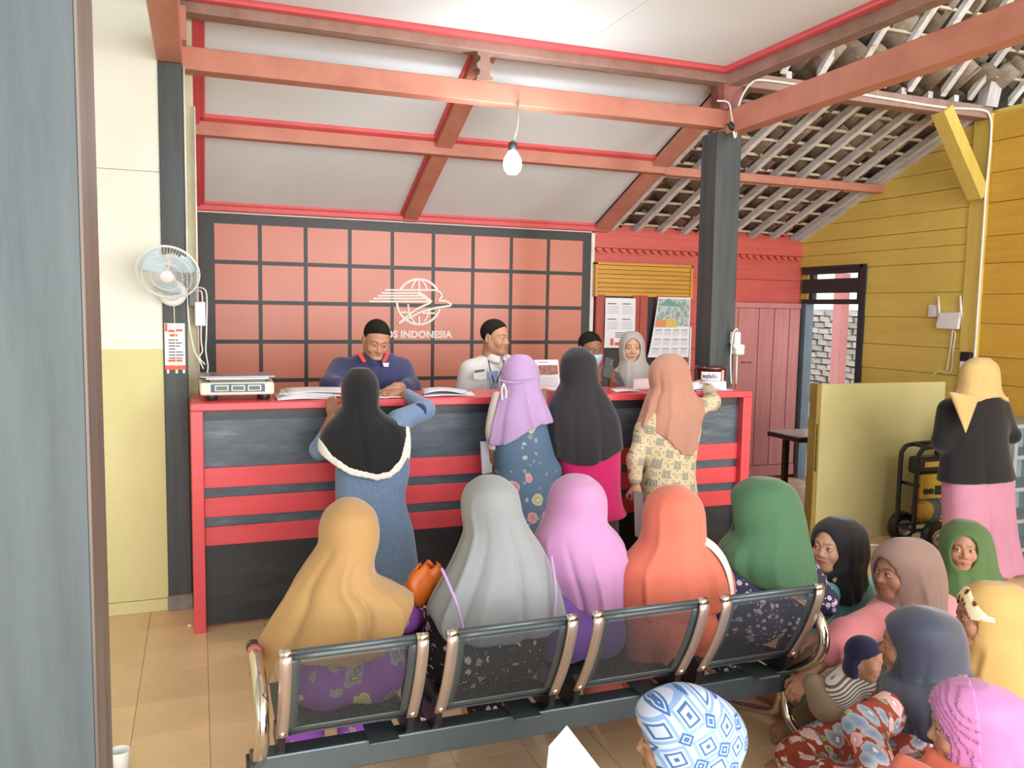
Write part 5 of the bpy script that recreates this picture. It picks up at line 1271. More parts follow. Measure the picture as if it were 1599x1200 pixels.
# long black hijab, magenta tunic
Y = 4.40
p = Person('person in a long charcoal-black hijab and a magenta peplum tunic, standing at the counter', (2.06, Y, 0), 'tan', G1)
p.head(A(903, 574, Y), (.1, 1, -.05), fine=False, kind='hidden')
shl = A(872, 655, Y); lh = A(850, 612, 4.70)
trunk(p, A(905, 630, Y), A(915, 780, Y), .3, [([shl, A(856, 650, 4.55), lh], [.05, .04, .028]), ([A(948, 655, Y), A(960, 710, 4.45), A(945, 690, 4.6)], [.05, .04, .03])])
p.hand(A(857, 614, 4.70), (-.9, .2, .15), (0, .1, -1), False, .5, .92); p.body()
rows = prow(Y, [(640, 868, 952, .11, 0), (665, 866, 958, .125, 0), (720, 872, 966, .13, 0), (760, 880, 965, .14, 0), (785, 883, 967, .15, 0), (797, 883, 970, .16, 0), (806, 882, 976, .165, 0)])
garment(p, 'tunic', rows, F_magenta, [([shl, A(858, 648, 4.55), A(860, 622, 4.66)], [.06, .048, .035])], fold=folds(31, 10, .008, (.08, .18), .2), h=.011)
rows = prow(Y, [(770, 886, 962, .12, 0), (800, 886, 962, .13, 0), (880, 884, 964, .15, .02), (965, 884, 968, .16, .03)])
garment(p, 'skirt', rows, F_plum, fold=folds(4, 8, .008), zbot=.03, h=.014)
rows = prow(Y, [(543, 896, 912, .03, 0), (555, 882, 926, .08, 0), (575, 876, 931, .10, 0), (596, 877, 934, .10, .0), (612, 868, 944, .105, 0), (630, 858, 955, .115, 0), (655, 855, 966, .135, 0), (690, 856, 971, .15, 0), (740, 857, 973, .155, 0)])
hijab(p, rows, F_black2, hem_of([(850, 680), (862, 705), (880, 720), (900, 727), (920, 727), (945, 718), (972, 705)], Y-.12), 33, .009, 10, headr=(.086, .10, .095))

# dusty-rose hijab, cream batik
Y = 4.42
p = Person('person in a dusty-rose hijab and a cream batik dress at the counter', (2.66, Y, 0), 'light', G1)
p.head(A(1046, 586, Y), (.15, 1, -.1), fine=False, kind='hidden')
shl, ell_, wll = A(1003, 670, Y), A(992, 718, 4.34), A(993, 756, 4.34); shr, elr, wrr = A(1086, 640, 4.45), A(1112, 628, 4.56), A(1106, 604, 4.74)
trunk(p, A(1046, 630, Y), A(1040, 770, Y), .3, [([shl+np.array([.03, .02, -.03]), ell_, wll], [.04, .036, .026]), ([shr+np.array([-.02, .03, -.02]), elr, wrr], [.04, .036, .028])])
p.hand(A(993, 758, 4.34), (.15, .1, -1), (.2, 1, 0), False, .55, .95); p.hand(A(1106, 605, 4.74), (-.15, .9, .35), (-.5, 0, -1), True, .6, .9); p.body()
rows = prow(Y, [(640, 1010, 1085, .11, 0), (665, 996, 1092, .12, 0), (700, 1000, 1086, .125, 0), (735, 1003, 1082, .13, 0), (770, 1004, 1083, .16, 0), (820, 1004, 1086, .17, 0), (900, 1004, 1092, .18, .02), (965, 1004, 1098, .19, .03)])
garment(p, 'batik_dress', rows, P_cream, [([shl+np.array([.03, .02, -.03]), ell_, A(992, 748, 4.34)], [.052, .050, .042]), ([shr+np.array([-.02, .03, -.02]), elr, A(1107, 608, 4.70)], [.052, .054, .040])], fold=folds(9, 8, .008, (.1, .2), .3), zbot=.03, h=.011)
rows = prow(Y, [(551, 1038, 1056, .03, 0), (565, 1022, 1070, .085, 0), (588, 1015, 1077, .10, 0), (606, 1017, 1080, .10, .0), (622, 1010, 1088, .105, 0), (640, 1004, 1098, .12, 0), (662, 996, 1100, .13, 0), (700, 990, 1098, .14, 0), (730, 988, 1094, .145, 0)])
hijab(p, rows, F_rose, hem_of([(985, 655), (990, 662), (1010, 670), (1030, 680), (1043, 689), (1052, 702), (1056, 701), (1060, 710), (1078, 712), (1084, 703), (1092, 680), (1100, 655), (1110, 636), (1118, 625)], Y-.1), 42, .013, 11, headr=(.086, .10, .095), extra=[(A(1080, 640, 4.44), A(1106, 630, 4.52), .07, .05)], width=(.04, .10))
fo = thing('plastic_folder', 'clear plastic folder hanging from the hand of the dusty-rose hijab woman', 'folder', tuple(A(998, 800, 4.30)))
m, t = newmat('clear_sleeve', .15); t.b.inputs['Base Color'].default_value = lin('8f7f86'); t.b.inputs['Transmission Weight'].default_value = .35
MB().prism([A(990, 767, 4.31), A(1004, 770, 4.33), A(1010, 842, 4.36), A(992, 838, 4.30)], (.004, .006, 0)).build('sleeve', m, fo)

# ================================================================== CLERKS BEHIND THE COUNTER
G2 = 'clerks behind the counter'
def hair_cap(p, low=-.012, back=-.085, front=.070, r=(.0800, .0995, .0890), recede=0.0, h=.004):
    """short hair: a shell over the skull with a hairline that drops behind the ears"""
    c = p.hc; lo, hi = c-.14, c+.14
    def fn(P):
        L = p.hl(P); d = ell(L, (0, -.014, .036), r)
        line = np.where(L[1] > -.02, low+(L[1]+.02)*(front-low)/.085+recede*np.clip(np.abs(L[0])/.06, 0, 1)*(L[1] > .02), low+(L[1]+.02)*(low-back)/.075)
        bumps = .0016*np.sin(L[0]*420+L[2]*90)*np.sin(L[1]*350+L[2]*200); line = line+.002*np.sin(L[0]*90+1.3)+.0012*np.sin(L[0]*410)
        return np.maximum((d+bumps)*p.hs, (line-L[2])*.7*p.hs)
    return cloth('hair', fn, lo, hi, h, M_hair, p.root, 1)
def shirt_collar(p, neck, r, mat, fwd, name='collar', hgt=.035):
    R = frame(fwd); mb = MB(); n = 20; vs = []
    for side in (-1, 1):
        pts = []
        for i in range(9):
            a = math.pi*(.06+.86*i/8); pts.append((side*math.sin(a), math.cos(a)))
        def fn(u, v):
            i = u*8; k = min(int(i), 7); f_ = i-k; x = pts[k][0]*(1-f_)+pts[k+1][0]*f_; y = pts[k][1]*(1-f_)+pts[k+1][1]*f_
            w = 1+.30*(1-v); zz = hgt*v-.018*(1-v)-(.02*max(0, y)**2)
            return tuple(np.array(neck)+R@np.array([x*r*w, y*r*w*1.02, zz]))
        mb.sheet(fn, 16, 3)
    return mb.build(name, mat, p.root, smooth=True, thick=.005)
# navy shirt
p = Person('person in a navy shirt with a red inner collar, head bowed over the counter papers', (1.10, 5.45, 0), 'mid', G2)
hc = A(588, 531, 5.30)
p.head(hc, (.06, -1, -.45), kind='man', scale=1.04, roll=-.10)
sl, sr = A(533, 575, 5.38), A(628, 577, 5.38); el, er = A(516, 602, 5.22), A(642, 606, 5.22)
trunk(p, A(586, 566, 5.36), np.array([1.10, 5.48, .95]), .4, [([sl, el, A(545, 608, 5.06), A(575, 614, 4.98)], [.055, .048, .038, .030]), ([sr, er, A(620, 607, 5.06), A(604, 612, 4.98)], [.055, .048, .038, .030])],
      [([(1.02, 5.5, .92), (1.0, 5.5, .5), (1.0, 5.52, .08)], [.08, .06, .045]), ([(1.2, 5.5, .92), (1.2, 5.5, .5), (1.2, 5.52, .08)], [.08, .06, .045])])
p.hand(A(573, 614, 4.97), (.8, -.4, .0), (0, .2, -1), False, .7); p.hand(A(608, 611, 4.97), (-.8, -.3, -.1), (0, .2, -1), True, .8); p.body()
rows = prow(5.38, [(551, 566, 610, .07, -.02), (558, 548, 624, .10, 0), (568, 530, 632, .13, 0), (585, 523, 636, .15, 0), (612, 525, 634, .16, .02), (660, 528, 636, .15, .06), (720, 530, 632, .14, .08)])
garment(p, 'shirt', rows, F_navyshirt, [([sl, el, A(528, 603, 5.14)], [.074, .062, .056]), ([sr, er, A(632, 607, 5.13)], [.074, .062, .056])], fold=folds(2, 8, .006), h=.010)
garment(p, 'trousers', [(.06, 1.10, 5.5, .16, .10), (.5, 1.10, 5.5, .17, .11), (.9, 1.10, 5.48, .19, .13), (1.0, 1.10, 5.46, .19, .13)], F_black, h=.02)
shirt_collar(p, A(587, 561, 5.325), .072, F_navyshirt, (.05, -1, 0), hgt=.03)
for x0, x1 in ((561, 570), (607, 600)):
    MB().prism([A(x0-3, 551, 5.255), A(x0+3, 550, 5.255), A(x1+3, 565, 5.235), A(x1-3, 566, 5.235)], (0, .01, 0)).build('red_collar', F_redlin, p.root)
MB().prism([A(598, 567, 5.222), A(608, 567, 5.222), A(607, 573, 5.218), A(600, 573, 5.218)], (0, .004, 0)).build('chest_emblem', F_lace, p.root)
hair_cap(p, recede=.012)
def goatee(P):
    L = p.hl(P); a = cap((np.abs(L[0]), L[1], L[2]), (0, .082, -.104), (.012, .078, -.100), .0075, .006); b = cap((np.abs(L[0]), L[1], L[2]), (.003, .0905, -.0525), (.02, .083, -.056), .0028, .002)
    return np.minimum(a, b)*p.hs
M_stub = plain('dark_stubble', '4d382d', .7); cloth('goatee', goatee, p.hc-.16, p.hc+.16, .003, M_stub, p.root, 1)

# pale uniform
p = Person('person in a pale grey uniform shirt with a badge, behind the counter', (1.93, 5.50, 0), 'mid', G2)
p.head(A(774, 527, 5.45), (.62, -.78, -.05), kind='man', scale=1.02)
sl, sr = A(735, 578, 5.50), A(808, 578, 5.50)
trunk(p, A(774, 562, 5.48), np.array([1.93, 5.52, .95]), .4, [([sl, A(722, 622, 5.5), A(730, 660, 5.36)], [.05, .042, .03]), ([sr, A(822, 622, 5.5), A(812, 660, 5.36)], [.05, .042, .03])],
      [([(1.85, 5.5, .92), (1.84, 5.5, .5), (1.84, 5.52, .08)], [.08, .06, .045]), ([(2.02, 5.5, .92), (2.02, 5.5, .5), (2.02, 5.52, .08)], [.08, .06, .045])]); 
p.hand(A(730, 660, 5.36), (.5, -.5, -.5), (0, 0, -1), True, .4); p.hand(A(812, 660, 5.36), (-.5, -.5, -.5), (0, 0, -1), False, .4); p.body()
rows = prow(5.50, [(553, 757, 793, .07, -.01), (560, 742, 806, .09, 0), (570, 729, 815, .115, 0), (590, 722, 820, .125, 0), (612, 724, 820, .13, 0), (700, 728, 816, .12, .02)])
garment(p, 'uniform_shirt', rows, F_whiteshirt, [([sl, A(722, 622, 5.5), A(729, 655, 5.38)], [.070, .060, .05]), ([sr, A(822, 622, 5.5), A(813, 655, 5.38)], [.070, .060, .05])], fold=folds(12, 8, .005), h=.010)
garment(p, 'trousers', [(.06, 1.93, 5.5, .15, .09), (.5, 1.93, 5.5, .16, .10), (.9, 1.93, 5.52, .17, .12), (1.0, 1.93, 5.52, .17, .12)], F_darkshirt, h=.02)
shirt_collar(p, A(775, 559, 5.46), .068, F_whiteshirt, (.2, -1, 0), hgt=.035)
MB().prism([A(742, 579, 5.352), A(757, 577, 5.352), A(757, 580, 5.350), A(742, 582, 5.350)], (0, .006, 0)).build('name_tag', M_black2, p.root)
MB().prism([A(740, 583, 5.352), A(760, 581, 5.352), A(761, 592, 5.350), A(750, 595, 5.350), A(740, 592, 5.350)], (0, .008, 0)).build('pocket', F_whiteshirt, p.root, bevel=.002)
MB().tube(smooth_path([A(763, 563, 5.37), A(766, 578, 5.345), A(772, 598, 5.335)]), .004, 5).tube(smooth_path([A(788, 563, 5.37), A(783, 578, 5.345), A(776, 598, 5.335)]), .004, 5).build('lanyard', M_black2, p.root)
MB().prism([A(763, 581, 5.338), A(778, 579, 5.338), A(779, 609, 5.335), A(769, 611, 5.335)], (0, .006, 0)).build('badge_card', plain('blue_badge', '7c8fb5', .4, var=.25, scale=40), p.root)
hair_cap(p, low=-.012, front=.074, recede=.006)

# masked clerk filming with a phone
p = Person('person wearing a pale blue face mask, holding up a phone behind the counter', (2.52, 5.56, 0), 'dark', G2)
p.head(A(922, 545, 5.56), (.12, -1, -.22), kind='man', scale=1.02)
sl, sr = A(890, 590, 5.58), A(958, 592, 5.58); hl_, hr_ = A(933, 598, 5.22), A(957, 596, 5.22)
trunk(p, A(922, 578, 5.57), np.array([2.52, 5.6, .95]), .4, [([sl, A(905, 640, 5.40), hl_], [.05, .042, .03]), ([sr, A(975, 630, 5.42), hr_], [.05, .042, .03])])
p.hand(A(936, 594, 5.22), (.25, -.1, .9), (.5, .8, 0), False, .85, .95); p.hand(A(955, 592, 5.22), (-.1, -.1, .9), (-.6, .8, .1), True, .85, .95); p.body()
rows = prow(5.58, [(574, 906, 938, .07, 0), (582, 894, 952, .10, 0), (595, 880, 964, .12, 0), (620, 878, 968, .13, 0), (700, 884, 962, .13, .02)])
garment(p, 'shirt', rows, F_darkshirt, [([sl, A(905, 638, 5.40), A(928, 606, 5.27)], [.065, .055, .042]), ([sr, A(973, 628, 5.42), A(961, 606, 5.27)], [.065, .055, .042])], fold=folds(14, 8, .005), h=.011)
garment(p, 'trousers', [(.06, 2.52, 5.6, .15, .09), (.5, 2.52, 5.6, .16, .10), (1.0, 2.52, 5.6, .17, .12)], F_darkshirt, h=.022)
def mask(P):
    L = p.hl(P); d = np.abs(head_sdf(L, 'man')-.010)-.0025; d = smin(d, np.abs(ell(L, (0, .062, -.055), (.052, .054, .058)))-.003, .004)
    return np.maximum(np.maximum(np.maximum(d, L[2]+.016), -.112-L[2]), np.maximum(.028-L[1], np.abs(L[0])-.058))*p.hs
cloth('face_mask', mask, p.hc-.15, p.hc+.15, .005, fabric('pale_blue_mask', 'a9cfe0', .7), p.root, 1)
hair_cap(p, low=-.012, front=.074, recede=.006)
ph = thing('mobile_phone', 'black mobile phone held up by the masked clerk', 'phone', tuple(A(950, 574, 5.17)))
mb = MB(); c0 = Vector(A(950, 575, 5.175)); mb.M = Matrix.Translation(c0) @ Matrix.Rotation(.22, 4, 'Y') @ Matrix.Rotation(-.15, 4, 'X')
mb.box((-.036, -.004, -.074), (.036, .004, .074)); mb.build('body', M_black2, ph, bevel=.006)
mb = MB(); mb.M = Matrix.Translation(c0) @ Matrix.Rotation(.22, 4, 'Y') @ Matrix.Rotation(-.15, 4, 'X')
mb.lathe([(.001, -.007), (.007, -.007), (.009, -.003)], (.018, 0, .052), 'Y', 12); mb.lathe([(.001, -.007), (.007, -.007), (.009, -.003)], (.018, 0, .03), 'Y', 12); mb.build('camera_lens', M_plastic2, ph, kind='stuff')

# young woman in pale grey hijab
p = Person('person in a pale grey hijab facing the camera from behind the counter', (2.88, 5.62, 0), 'light', G2)
p.head(A(987, 543, 5.62), (-.42, -1, -.02), scale=.98, lips=(170, 92, 88))
trunk(p, A(988, 570, 5.62), np.array([2.86, 5.66, .95]), .3, [([A(962, 596, 5.64), A(955, 650, 5.6), A(975, 660, 5.45)], [.045, .04, .03]), ([A(1016, 596, 5.64), A(1024, 650, 5.6), A(1005, 660, 5.45)], [.045, .04, .03])]); p.body()
rows = prow(5.64, [(566, 975, 1000, .07, 0), (578, 962, 1014, .10, 0), (595, 955, 1024, .11, 0), (640, 952, 1026, .12, 0), (700, 955, 1024, .12, 0)])
garment(p, 'blouse', rows, F_whiteshirt, [([A(962, 596, 5.64), A(955, 650, 5.6), A(974, 658, 5.47)], [.06, .05, .04]), ([A(1016, 596, 5.64), A(1024, 650, 5.6), A(1006, 658, 5.47)], [.06, .05, .04])], h=.013)
garment(p, 'skirt', [(.06, 2.86, 5.66, .18, .14), (.6, 2.86, 5.66, .17, .14), (1.0, 2.86, 5.65, .16, .12)], F_darkshirt, h=.022)
rows = prow(5.62, [(518, 980, 996, .03, 0), (530, 972, 1003, .09, 0), (548, 970, 1005, .10, 0), (562, 971, 1006, .10, -.01), (572, 968, 1012, .11, -.02), (588, 963, 1018, .135, -.03), (606, 960, 1022, .14, -.03), (640, 958, 1026, .14, -.03)])
hijab(p, rows, F_grey2, seed=52, amp=.008, n=11, face=(-.014, .054, .080), headr=(.080, .096, .092), hem=hem_of([(940, 630), (990, 640), (1040, 620)], 5.5))
MB().prism([A(1004, 593, 5.492), A(1010, 588, 5.492), A(1016, 594, 5.492)], (0, .006, 0)).build('chest_emblem', F_redlin, p.root)

# ================================================================== WOMAN IN PINK TROUSERS BY THE GENERATOR
Y = 4.06
p = Person('person in a sand-yellow hijab, black blouse and rose-pink trousers beside the generator', (4.98, Y, 0), 'light')
p.head(A(1530, 595, Y), (-.25, 1, -.12), fine=False, kind='hidden')
sl, sr = A(1482, 640, Y), A(1560, 640, Y); el, er = A(1470, 690, 4.08), A(1580, 680, 4.08)
kn = [A(1510, 830, Y), A(1553, 830, Y)]; an = [A(1512, 890, Y), A(1570, 890, Y)]
trunk(p, A(1528, 625, Y), A(1525, 745, Y), .3, [([sl, el, A(1490, 690, 4.28)], [.045, .04, .028]), ([sr, er, A(1560, 690, 4.28)], [.045, .04, .028])], [([A(1508, 760, Y), kn[0], an[0]], [.08, .06, .04]), ([A(1548, 760, Y), kn[1], an[1]], [.08, .06, .04])])
p.hand(A(1490, 690, 4.28), (.4, .8, .1), (0, 0, -1), False, .5, .92); p.hand(A(1560, 690, 4.28), (-.4, .8, .1), (0, 0, -1), True, .5, .92)
foot(p, (5.17, 4.0, .0), (.75, .45, 0), right=True, scale=.92); foot(p, (4.93, 4.1, .0), (-.15, 1, 0), right=False, scale=.92); p.body()
rows = prow(Y, [(612, 1502, 1550, .07, 0), (628, 1480, 1566, .10, 0), (650, 1474, 1570, .115, 0), (690, 1477, 1568, .12, 0), (720, 1475, 1572, .13, 0), (750, 1471, 1578, .15, 0)])
garment(p, 'blouse', rows, F_blacktop, [([sl, el, A(1488, 690, 4.25)], [.062, .055, .04]), ([sr, er, A(1562, 690, 4.25)], [.062, .055, .04])], fold=folds(61, 8, .007), h=.010)
rows = prow(Y, [(735, 1480, 1572, .125, 0), (765, 1480, 1574, .13, 0), (800, 1481, 1576, .13, 0), (850, 1482, 1582, .135, 0), (905, 1484, 1596, .14, 0)])
garment(p, 'trousers', rows, F_pinktrs, zbot=.02, h=.010, ps=2.6, fold=lambda th, t: -.045*np.exp(-(np.abs(np.mod(th+1.75+math.pi, 2*math.pi)-math.pi)/.10)**1.1)*t**.5-.02*np.exp(-(np.abs(th+1.1)/.12))*t+.012*np.exp(-(np.abs(th+2.3)/.2))*t)
rows = prow(Y, [(556, 1525, 1540, .03, 0), (568, 1510, 1552, .08, 0), (590, 1504, 1556, .10, 0), (610, 1500, 1558, .105, .0), (626, 1486, 1568, .125, 0), (645, 1476, 1578, .175, -.01), (700, 1472, 1580, .19, -.01)])
hijab(p, rows, F_sand, hem_of([(1470, 612), (1484, 618), (1500, 634), (1520, 637), (1535, 632), (1552, 624), (1574, 622), (1590, 630)], Y-.15), 64, .006, 9, headr=(.086, .10, .095), extra=[])
def tailf(u, v):
    a, b, tp = A(1482, 612, 3.905), A(1528, 620, 3.872), A(1508, 676, 3.912); q_ = a*(1-u)+b*u; r_ = q_*(1-v)+tp*v; return (r_[0], r_[1]-.012*math.sin(u*math.pi)*(1-v)-.010*math.sin(u*9)*(1-v), r_[2])
MB().sheet(tailf, 8, 8).build('hijab_tail', F_sand, p.root, smooth=True, thick=.008)
garment(p, 'shawl_end', prow(Y+.02, [(620, 1566, 1574, .02, 0), (690, 1564, 1570, .02, 0), (735, 1572, 1578, .015, 0)]), F_sand, h=.008)

# ================================================================== WOMEN SEATED ON THE BENCH
G3 = 'women seated on the waiting bench'
def seated(label, x, skin, hips=.17, group=G3):
    p = Person(label, (x, 2.86, 0), skin, group); p.x = x; return p
def lap(p, name, rows, mat, arms=(), w=.10, fold=None, yk=3.22, hipz=.50, hip_y=2.80, ps=2.2):
    x = p.x
    legs = [([(x+s*w*.8, hip_y, hipz), (x+s*w*1.15, yk, hipz), (x+s*w*1.1, yk+.02, .06)], [.105, .085, .085]) for s in (-1, 1)]
    return garment(p, name, [(r_[0], r_[1], r_[2]+.035, r_[3]*.95, r_[4]*.78) for r_ in rows], mat, arms, legs, fold, h=.013, k=.05, zbot=.05, ps=ps)
def sit_body(p, neck, arms=(), w=.10, yk=3.22, feet=True, hy=2.87):
    x = p.x
    trunk(p, neck, (x, hy, .50), .3, arms, [([(x+s*w*.8, hy, .50), (x+s*w*1.1, yk, .50), (x+s*w*1.05, yk+.02, .08)], [.085, .06, .04]) for s in (-1, 1)])
    if feet:
        for s in (-1, 1): foot(p, (x+s*w*1.05, yk+.05, 0.0), (s*.1, 1, 0), right=s > 0, scale=.92)

# mustard hijab
Y = 2.84
p = seated('person in a wide mustard hijab seated at the left end of the bench', .47, 'tan')
p.head(A(546, 832, Y), (.55, .85, -.05), fine=False, kind='hidden')
ar = [([A(585, 950, Y+.05), A(632, 965, 2.97), A(655, 968, 3.10)], [.05, .04, .03]), ([A(490, 950, Y+.05), A(450, 1000, 2.95), A(520, 1005, 3.1)], [.05, .04, .03])]
sit_body(p, A(540, 900, Y), ar); p.hand(A(655, 963, 3.10), (.5, .7, -.2), (0, 0, -1), True, .5); p.body()
rows = [(.44, .47, 2.82, .20, .16), (.52, .47, 2.82, .21, .16), (.62, .47, 2.82, .205, .14), (.78, .46, 2.84, .15, .10), (.86, .47, 2.84, .07, .06)]
lap(p, 'batik_dress', rows, P_purple, [(a, [r_+.012 for r_ in b]) for a, b in ar], fold=folds(71, 7, .008))
rows = prow(Y, [(781, 536, 556, .03, 0), (795, 515, 578, .085, 0), (820, 502, 590, .105, 0), (848, 496, 591, .105, .0), (880, 474, 584, .115, 0), (905, 456, 592, .13, 0), (925, 443, 628, .145, 0), (945, 430, 648, .155, 0), (975, 414, 650, .165, -.01), (1010, 401, 646, .17, -.01), (1050, 395, 640, .17, -.01)])
hijab(p, [r_[:4]+(r_[4]*1.10,) for r_ in rows], F_mustard, hem_of([(380, 1082), (402, 1078), (420, 1076), (432, 1030), (480, 1027), (560, 1022), (590, 1015), (615, 995), (640, 965), (656, 945), (670, 930)], Y-.1), 72, .020, 10, headr=(.089, .108, .100), width=(.04, .13), drift=.7)

# grey hijab with lilac piping
Y = 2.86
p = seated('person in a wide grey hijab with lilac piping on the bench', 0.985, 'mid')
p.head(A(764, 795, Y), (-.35, .95, -.05), fine=False, kind='hidden')
ar = [([A(730, 920, Y+.06), A(690, 985, 2.94), A(700, 1000, 3.12)], [.05, .042, .03]), ([A(825, 912, Y+.06), A(862, 975, 2.92), A(830, 1000, 3.1)], [.05, .042, .03])]
sit_body(p, A(764, 850, Y), ar); p.body()
rows = [(0.44, 0.965, 2.82, 0.235, 0.16), (0.52, 0.965, 2.82, 0.24, 0.16), (0.62, 0.975, 2.83, 0.22, 0.14), (0.744, 0.995, 2.84, 0.18, 0.13), (0.8, 0.995, 2.85, 0.108, 0.1), (0.849, 0.995, 2.86, 0.054, 0.06)]
lap(p, 'floral_dress', rows, P_blackfloral, [(a, [r_+.012 for r_ in b]) for a, b in ar], fold=folds(73, 7, .008), w=.13)
rows = prow(Y, [(743, 756, 776, .03, 0), (757, 736, 797, .085, 0), (780, 724, 808, .105, 0), (803, 724, 814, .108, .0), (825, 726, 824, .11, 0), (850, 717, 840, .12, 0), (880, 702, 855, .135, 0), (910, 684, 866, .15, 0), (940, 667, 875, .16, 0), (985, 660, 884, .165, -.01), (1030, 660, 890, .165, -.01)])
hj = hijab(p, [r_[:4]+(r_[4]*1.10,) for r_ in rows], F_grey, hem_of([(640, 925), (660, 937), (680, 965), (692, 998), (740, 1000), (800, 992), (880, 978), (900, 975)], Y-.1), 74, .016, 11, headr=(.089, .108, .100), width=(.03, .10), drift=.3)
pa = [A(690, 888, 2.742), A(702, 915, 2.70), A(714, 945, 2.683), A(722, 975, 2.678), A(726, 998, 2.675)]
MB().tube(smooth_path(pa), .0055, 6).build('lilac_piping', F_lilac, p.root, smooth=True)
pa = [A(861, 868, 2.77), A(866, 900, 2.73), A(868, 930, 2.71), A(865, 965, 2.70), A(860, 982, 2.70)]
MB().tube(smooth_path(pa), .0055, 6).build('lilac_piping', F_lilac, p.root, smooth=True)

# orange bag between the two
bgo = thing('plastic_bag', 'crumpled orange bag between the mustard and the grey hijab', 'bag', tuple(A(665, 915, 3.05)))
bc = A(662, 915, 3.05); rr = random.Random(9)
def bagfn(u, v):
    a = u*2*math.pi; r_ = .075*(.35+.65*math.sin(math.pi*(.12+.8*v)))*(1+.22*math.sin(3*a+4*v)+.12*math.sin(7*a+9*v)); return (bc[0]+r_*math.cos(a)*1.05+.05*(v-.5), bc[1]+r_*math.sin(a)*.6, bc[2]-.07+.15*v+.012*math.sin(5*a)*v)
MB().sheet(bagfn, 28, 12).build('bag', plain('orange_plastic', 'e8752a', .4, var=.1), bgo, smooth=True, thick=.003)

# orchid hijab
Y = 2.98
p = seated('person in an orchid-pink hijab seated in the middle of the bench', 1.4, 'mid')
p.head(A(900, 790, Y), (.15, 1, -.05), fine=False, kind='hidden')
ar = [([A(885, 885, Y+.05), A(880, 955, 3.03), A(890, 975, 3.2)], [.05, .042, .03]), ([A(940, 880, Y+.05), A(958, 940, 3.03), A(940, 970, 3.2)], [.05, .042, .03])]
sit_body(p, A(900, 840, Y), ar, .09, 3.36, hy=2.98); p.body()
rows = [(0.44, 1.39, 2.9, 0.19, 0.15), (0.55, 1.39, 2.92, 0.19, 0.14), (0.688, 1.41, 2.95, 0.162, 0.13), (0.814, 1.41, 2.97, 0.153, 0.12), (0.856, 1.41, 2.98, 0.099, 0.1), (0.912, 1.41, 2.98, 0.054, 0.06)]
lap(p, 'violet_dress', rows, F_violet, [(a, [r_+.012 for r_ in b]) for a, b in ar], fold=folds(75, 7, .008), w=.10, yk=3.36, hip_y=2.88)
rows = prow(Y, [(740, 890, 912, .03, 0), (753, 872, 930, .085, 0), (775, 860, 943, .105, 0), (798, 855, 945, .105, .0), (818, 846, 946, .11, 0), (832, 840, 958, .12, 0), (850, 838, 970, .135, 0), (880, 846, 976, .15, 0), (930, 866, 972, .155, 0), (975, 872, 972, .155, 0)])
hijab(p, [r_[:4]+(r_[4]*1.10,) for r_ in rows], F_pink, hem_of([(820, 930), (870, 945), (890, 958), (930, 956), (960, 950), (990, 935)], Y-.1), 76, .013, 11, headr=(.088, .106, .098), width=(.03, .10), drift=.3)

# coral orange hijab with lace
Y = 2.88
p = seated('person in a coral-orange hijab edged with white lace on the bench', 1.785, 'mid')
p.head(A(1053, 808, Y), (.1, 1, -.05), fine=False, kind='hidden')
ar = [([A(1012, 905, Y+.06), A(1000, 965, 2.95), A(1020, 980, 3.1)], [.05, .042, .03]), ([A(1098, 900, Y+.06), A(1118, 945, 2.95), A(1100, 980, 3.1)], [.05, .042, .03])]
sit_body(p, A(1053, 860, Y), ar, .09); p.body()
rows = [(0.3, 1.765, 2.84, 0.17, 0.15), (0.44, 1.765, 2.82, 0.2, 0.16), (0.6, 1.765, 2.84, 0.195, 0.14), (0.723, 1.775, 2.86, 0.171, 0.13), (0.814, 1.775, 2.87, 0.153, 0.11), (0.863, 1.785, 2.88, 0.063, 0.06)]
lap(p, 'orange_dress', rows, F_orange, [(a, [r_+.012 for r_ in b]) for a, b in ar], fold=folds(77, 9, .012), w=.09)
rows = prow(Y, [(758, 1043, 1063, .03, 0), (772, 1022, 1082, .085, 0), (795, 1010, 1094, .105, 0), (820, 1008, 1097, .105, .0), (842, 1004, 1099, .11, 0), (858, 990, 1112, .12, 0), (875, 972, 1126, .135, 0), (900, 964, 1138, .15, 0), (940, 965, 1144, .155, 0), (985, 968, 1146, .155, 0)])
hijab(p, [r_[:4]+(r_[4]*1.10,) for r_ in rows], F_orange, hem_of([(940, 975), (970, 972), (1060, 966), (1100, 956), (1120, 945), (1146, 935), (1160, 930)], Y-.1), 178, .009, 11, headr=(.088, .108, .100), width=(.03, .10), drift=.35)
lc = [A(1098, 845, 2.79), A(1113, 856, 2.775), A(1127, 873, 2.765), A(1136, 893, 2.755), A(1141, 915, 2.75), A(1143, 934, 2.75)]
pts = smooth_path(lc, 6)
mb = MB(); mb.sheet(lambda u, v: tuple(np.array(pts[min(int(v*(len(pts)-1)), len(pts)-1)])+np.array([.034*(u-.5)+.012, -.004+.03*u, .014*(u-.5)])), 3, len(pts)-1)
mb.build('lace_trim', F_lace, p.root, smooth=True, thick=.005)

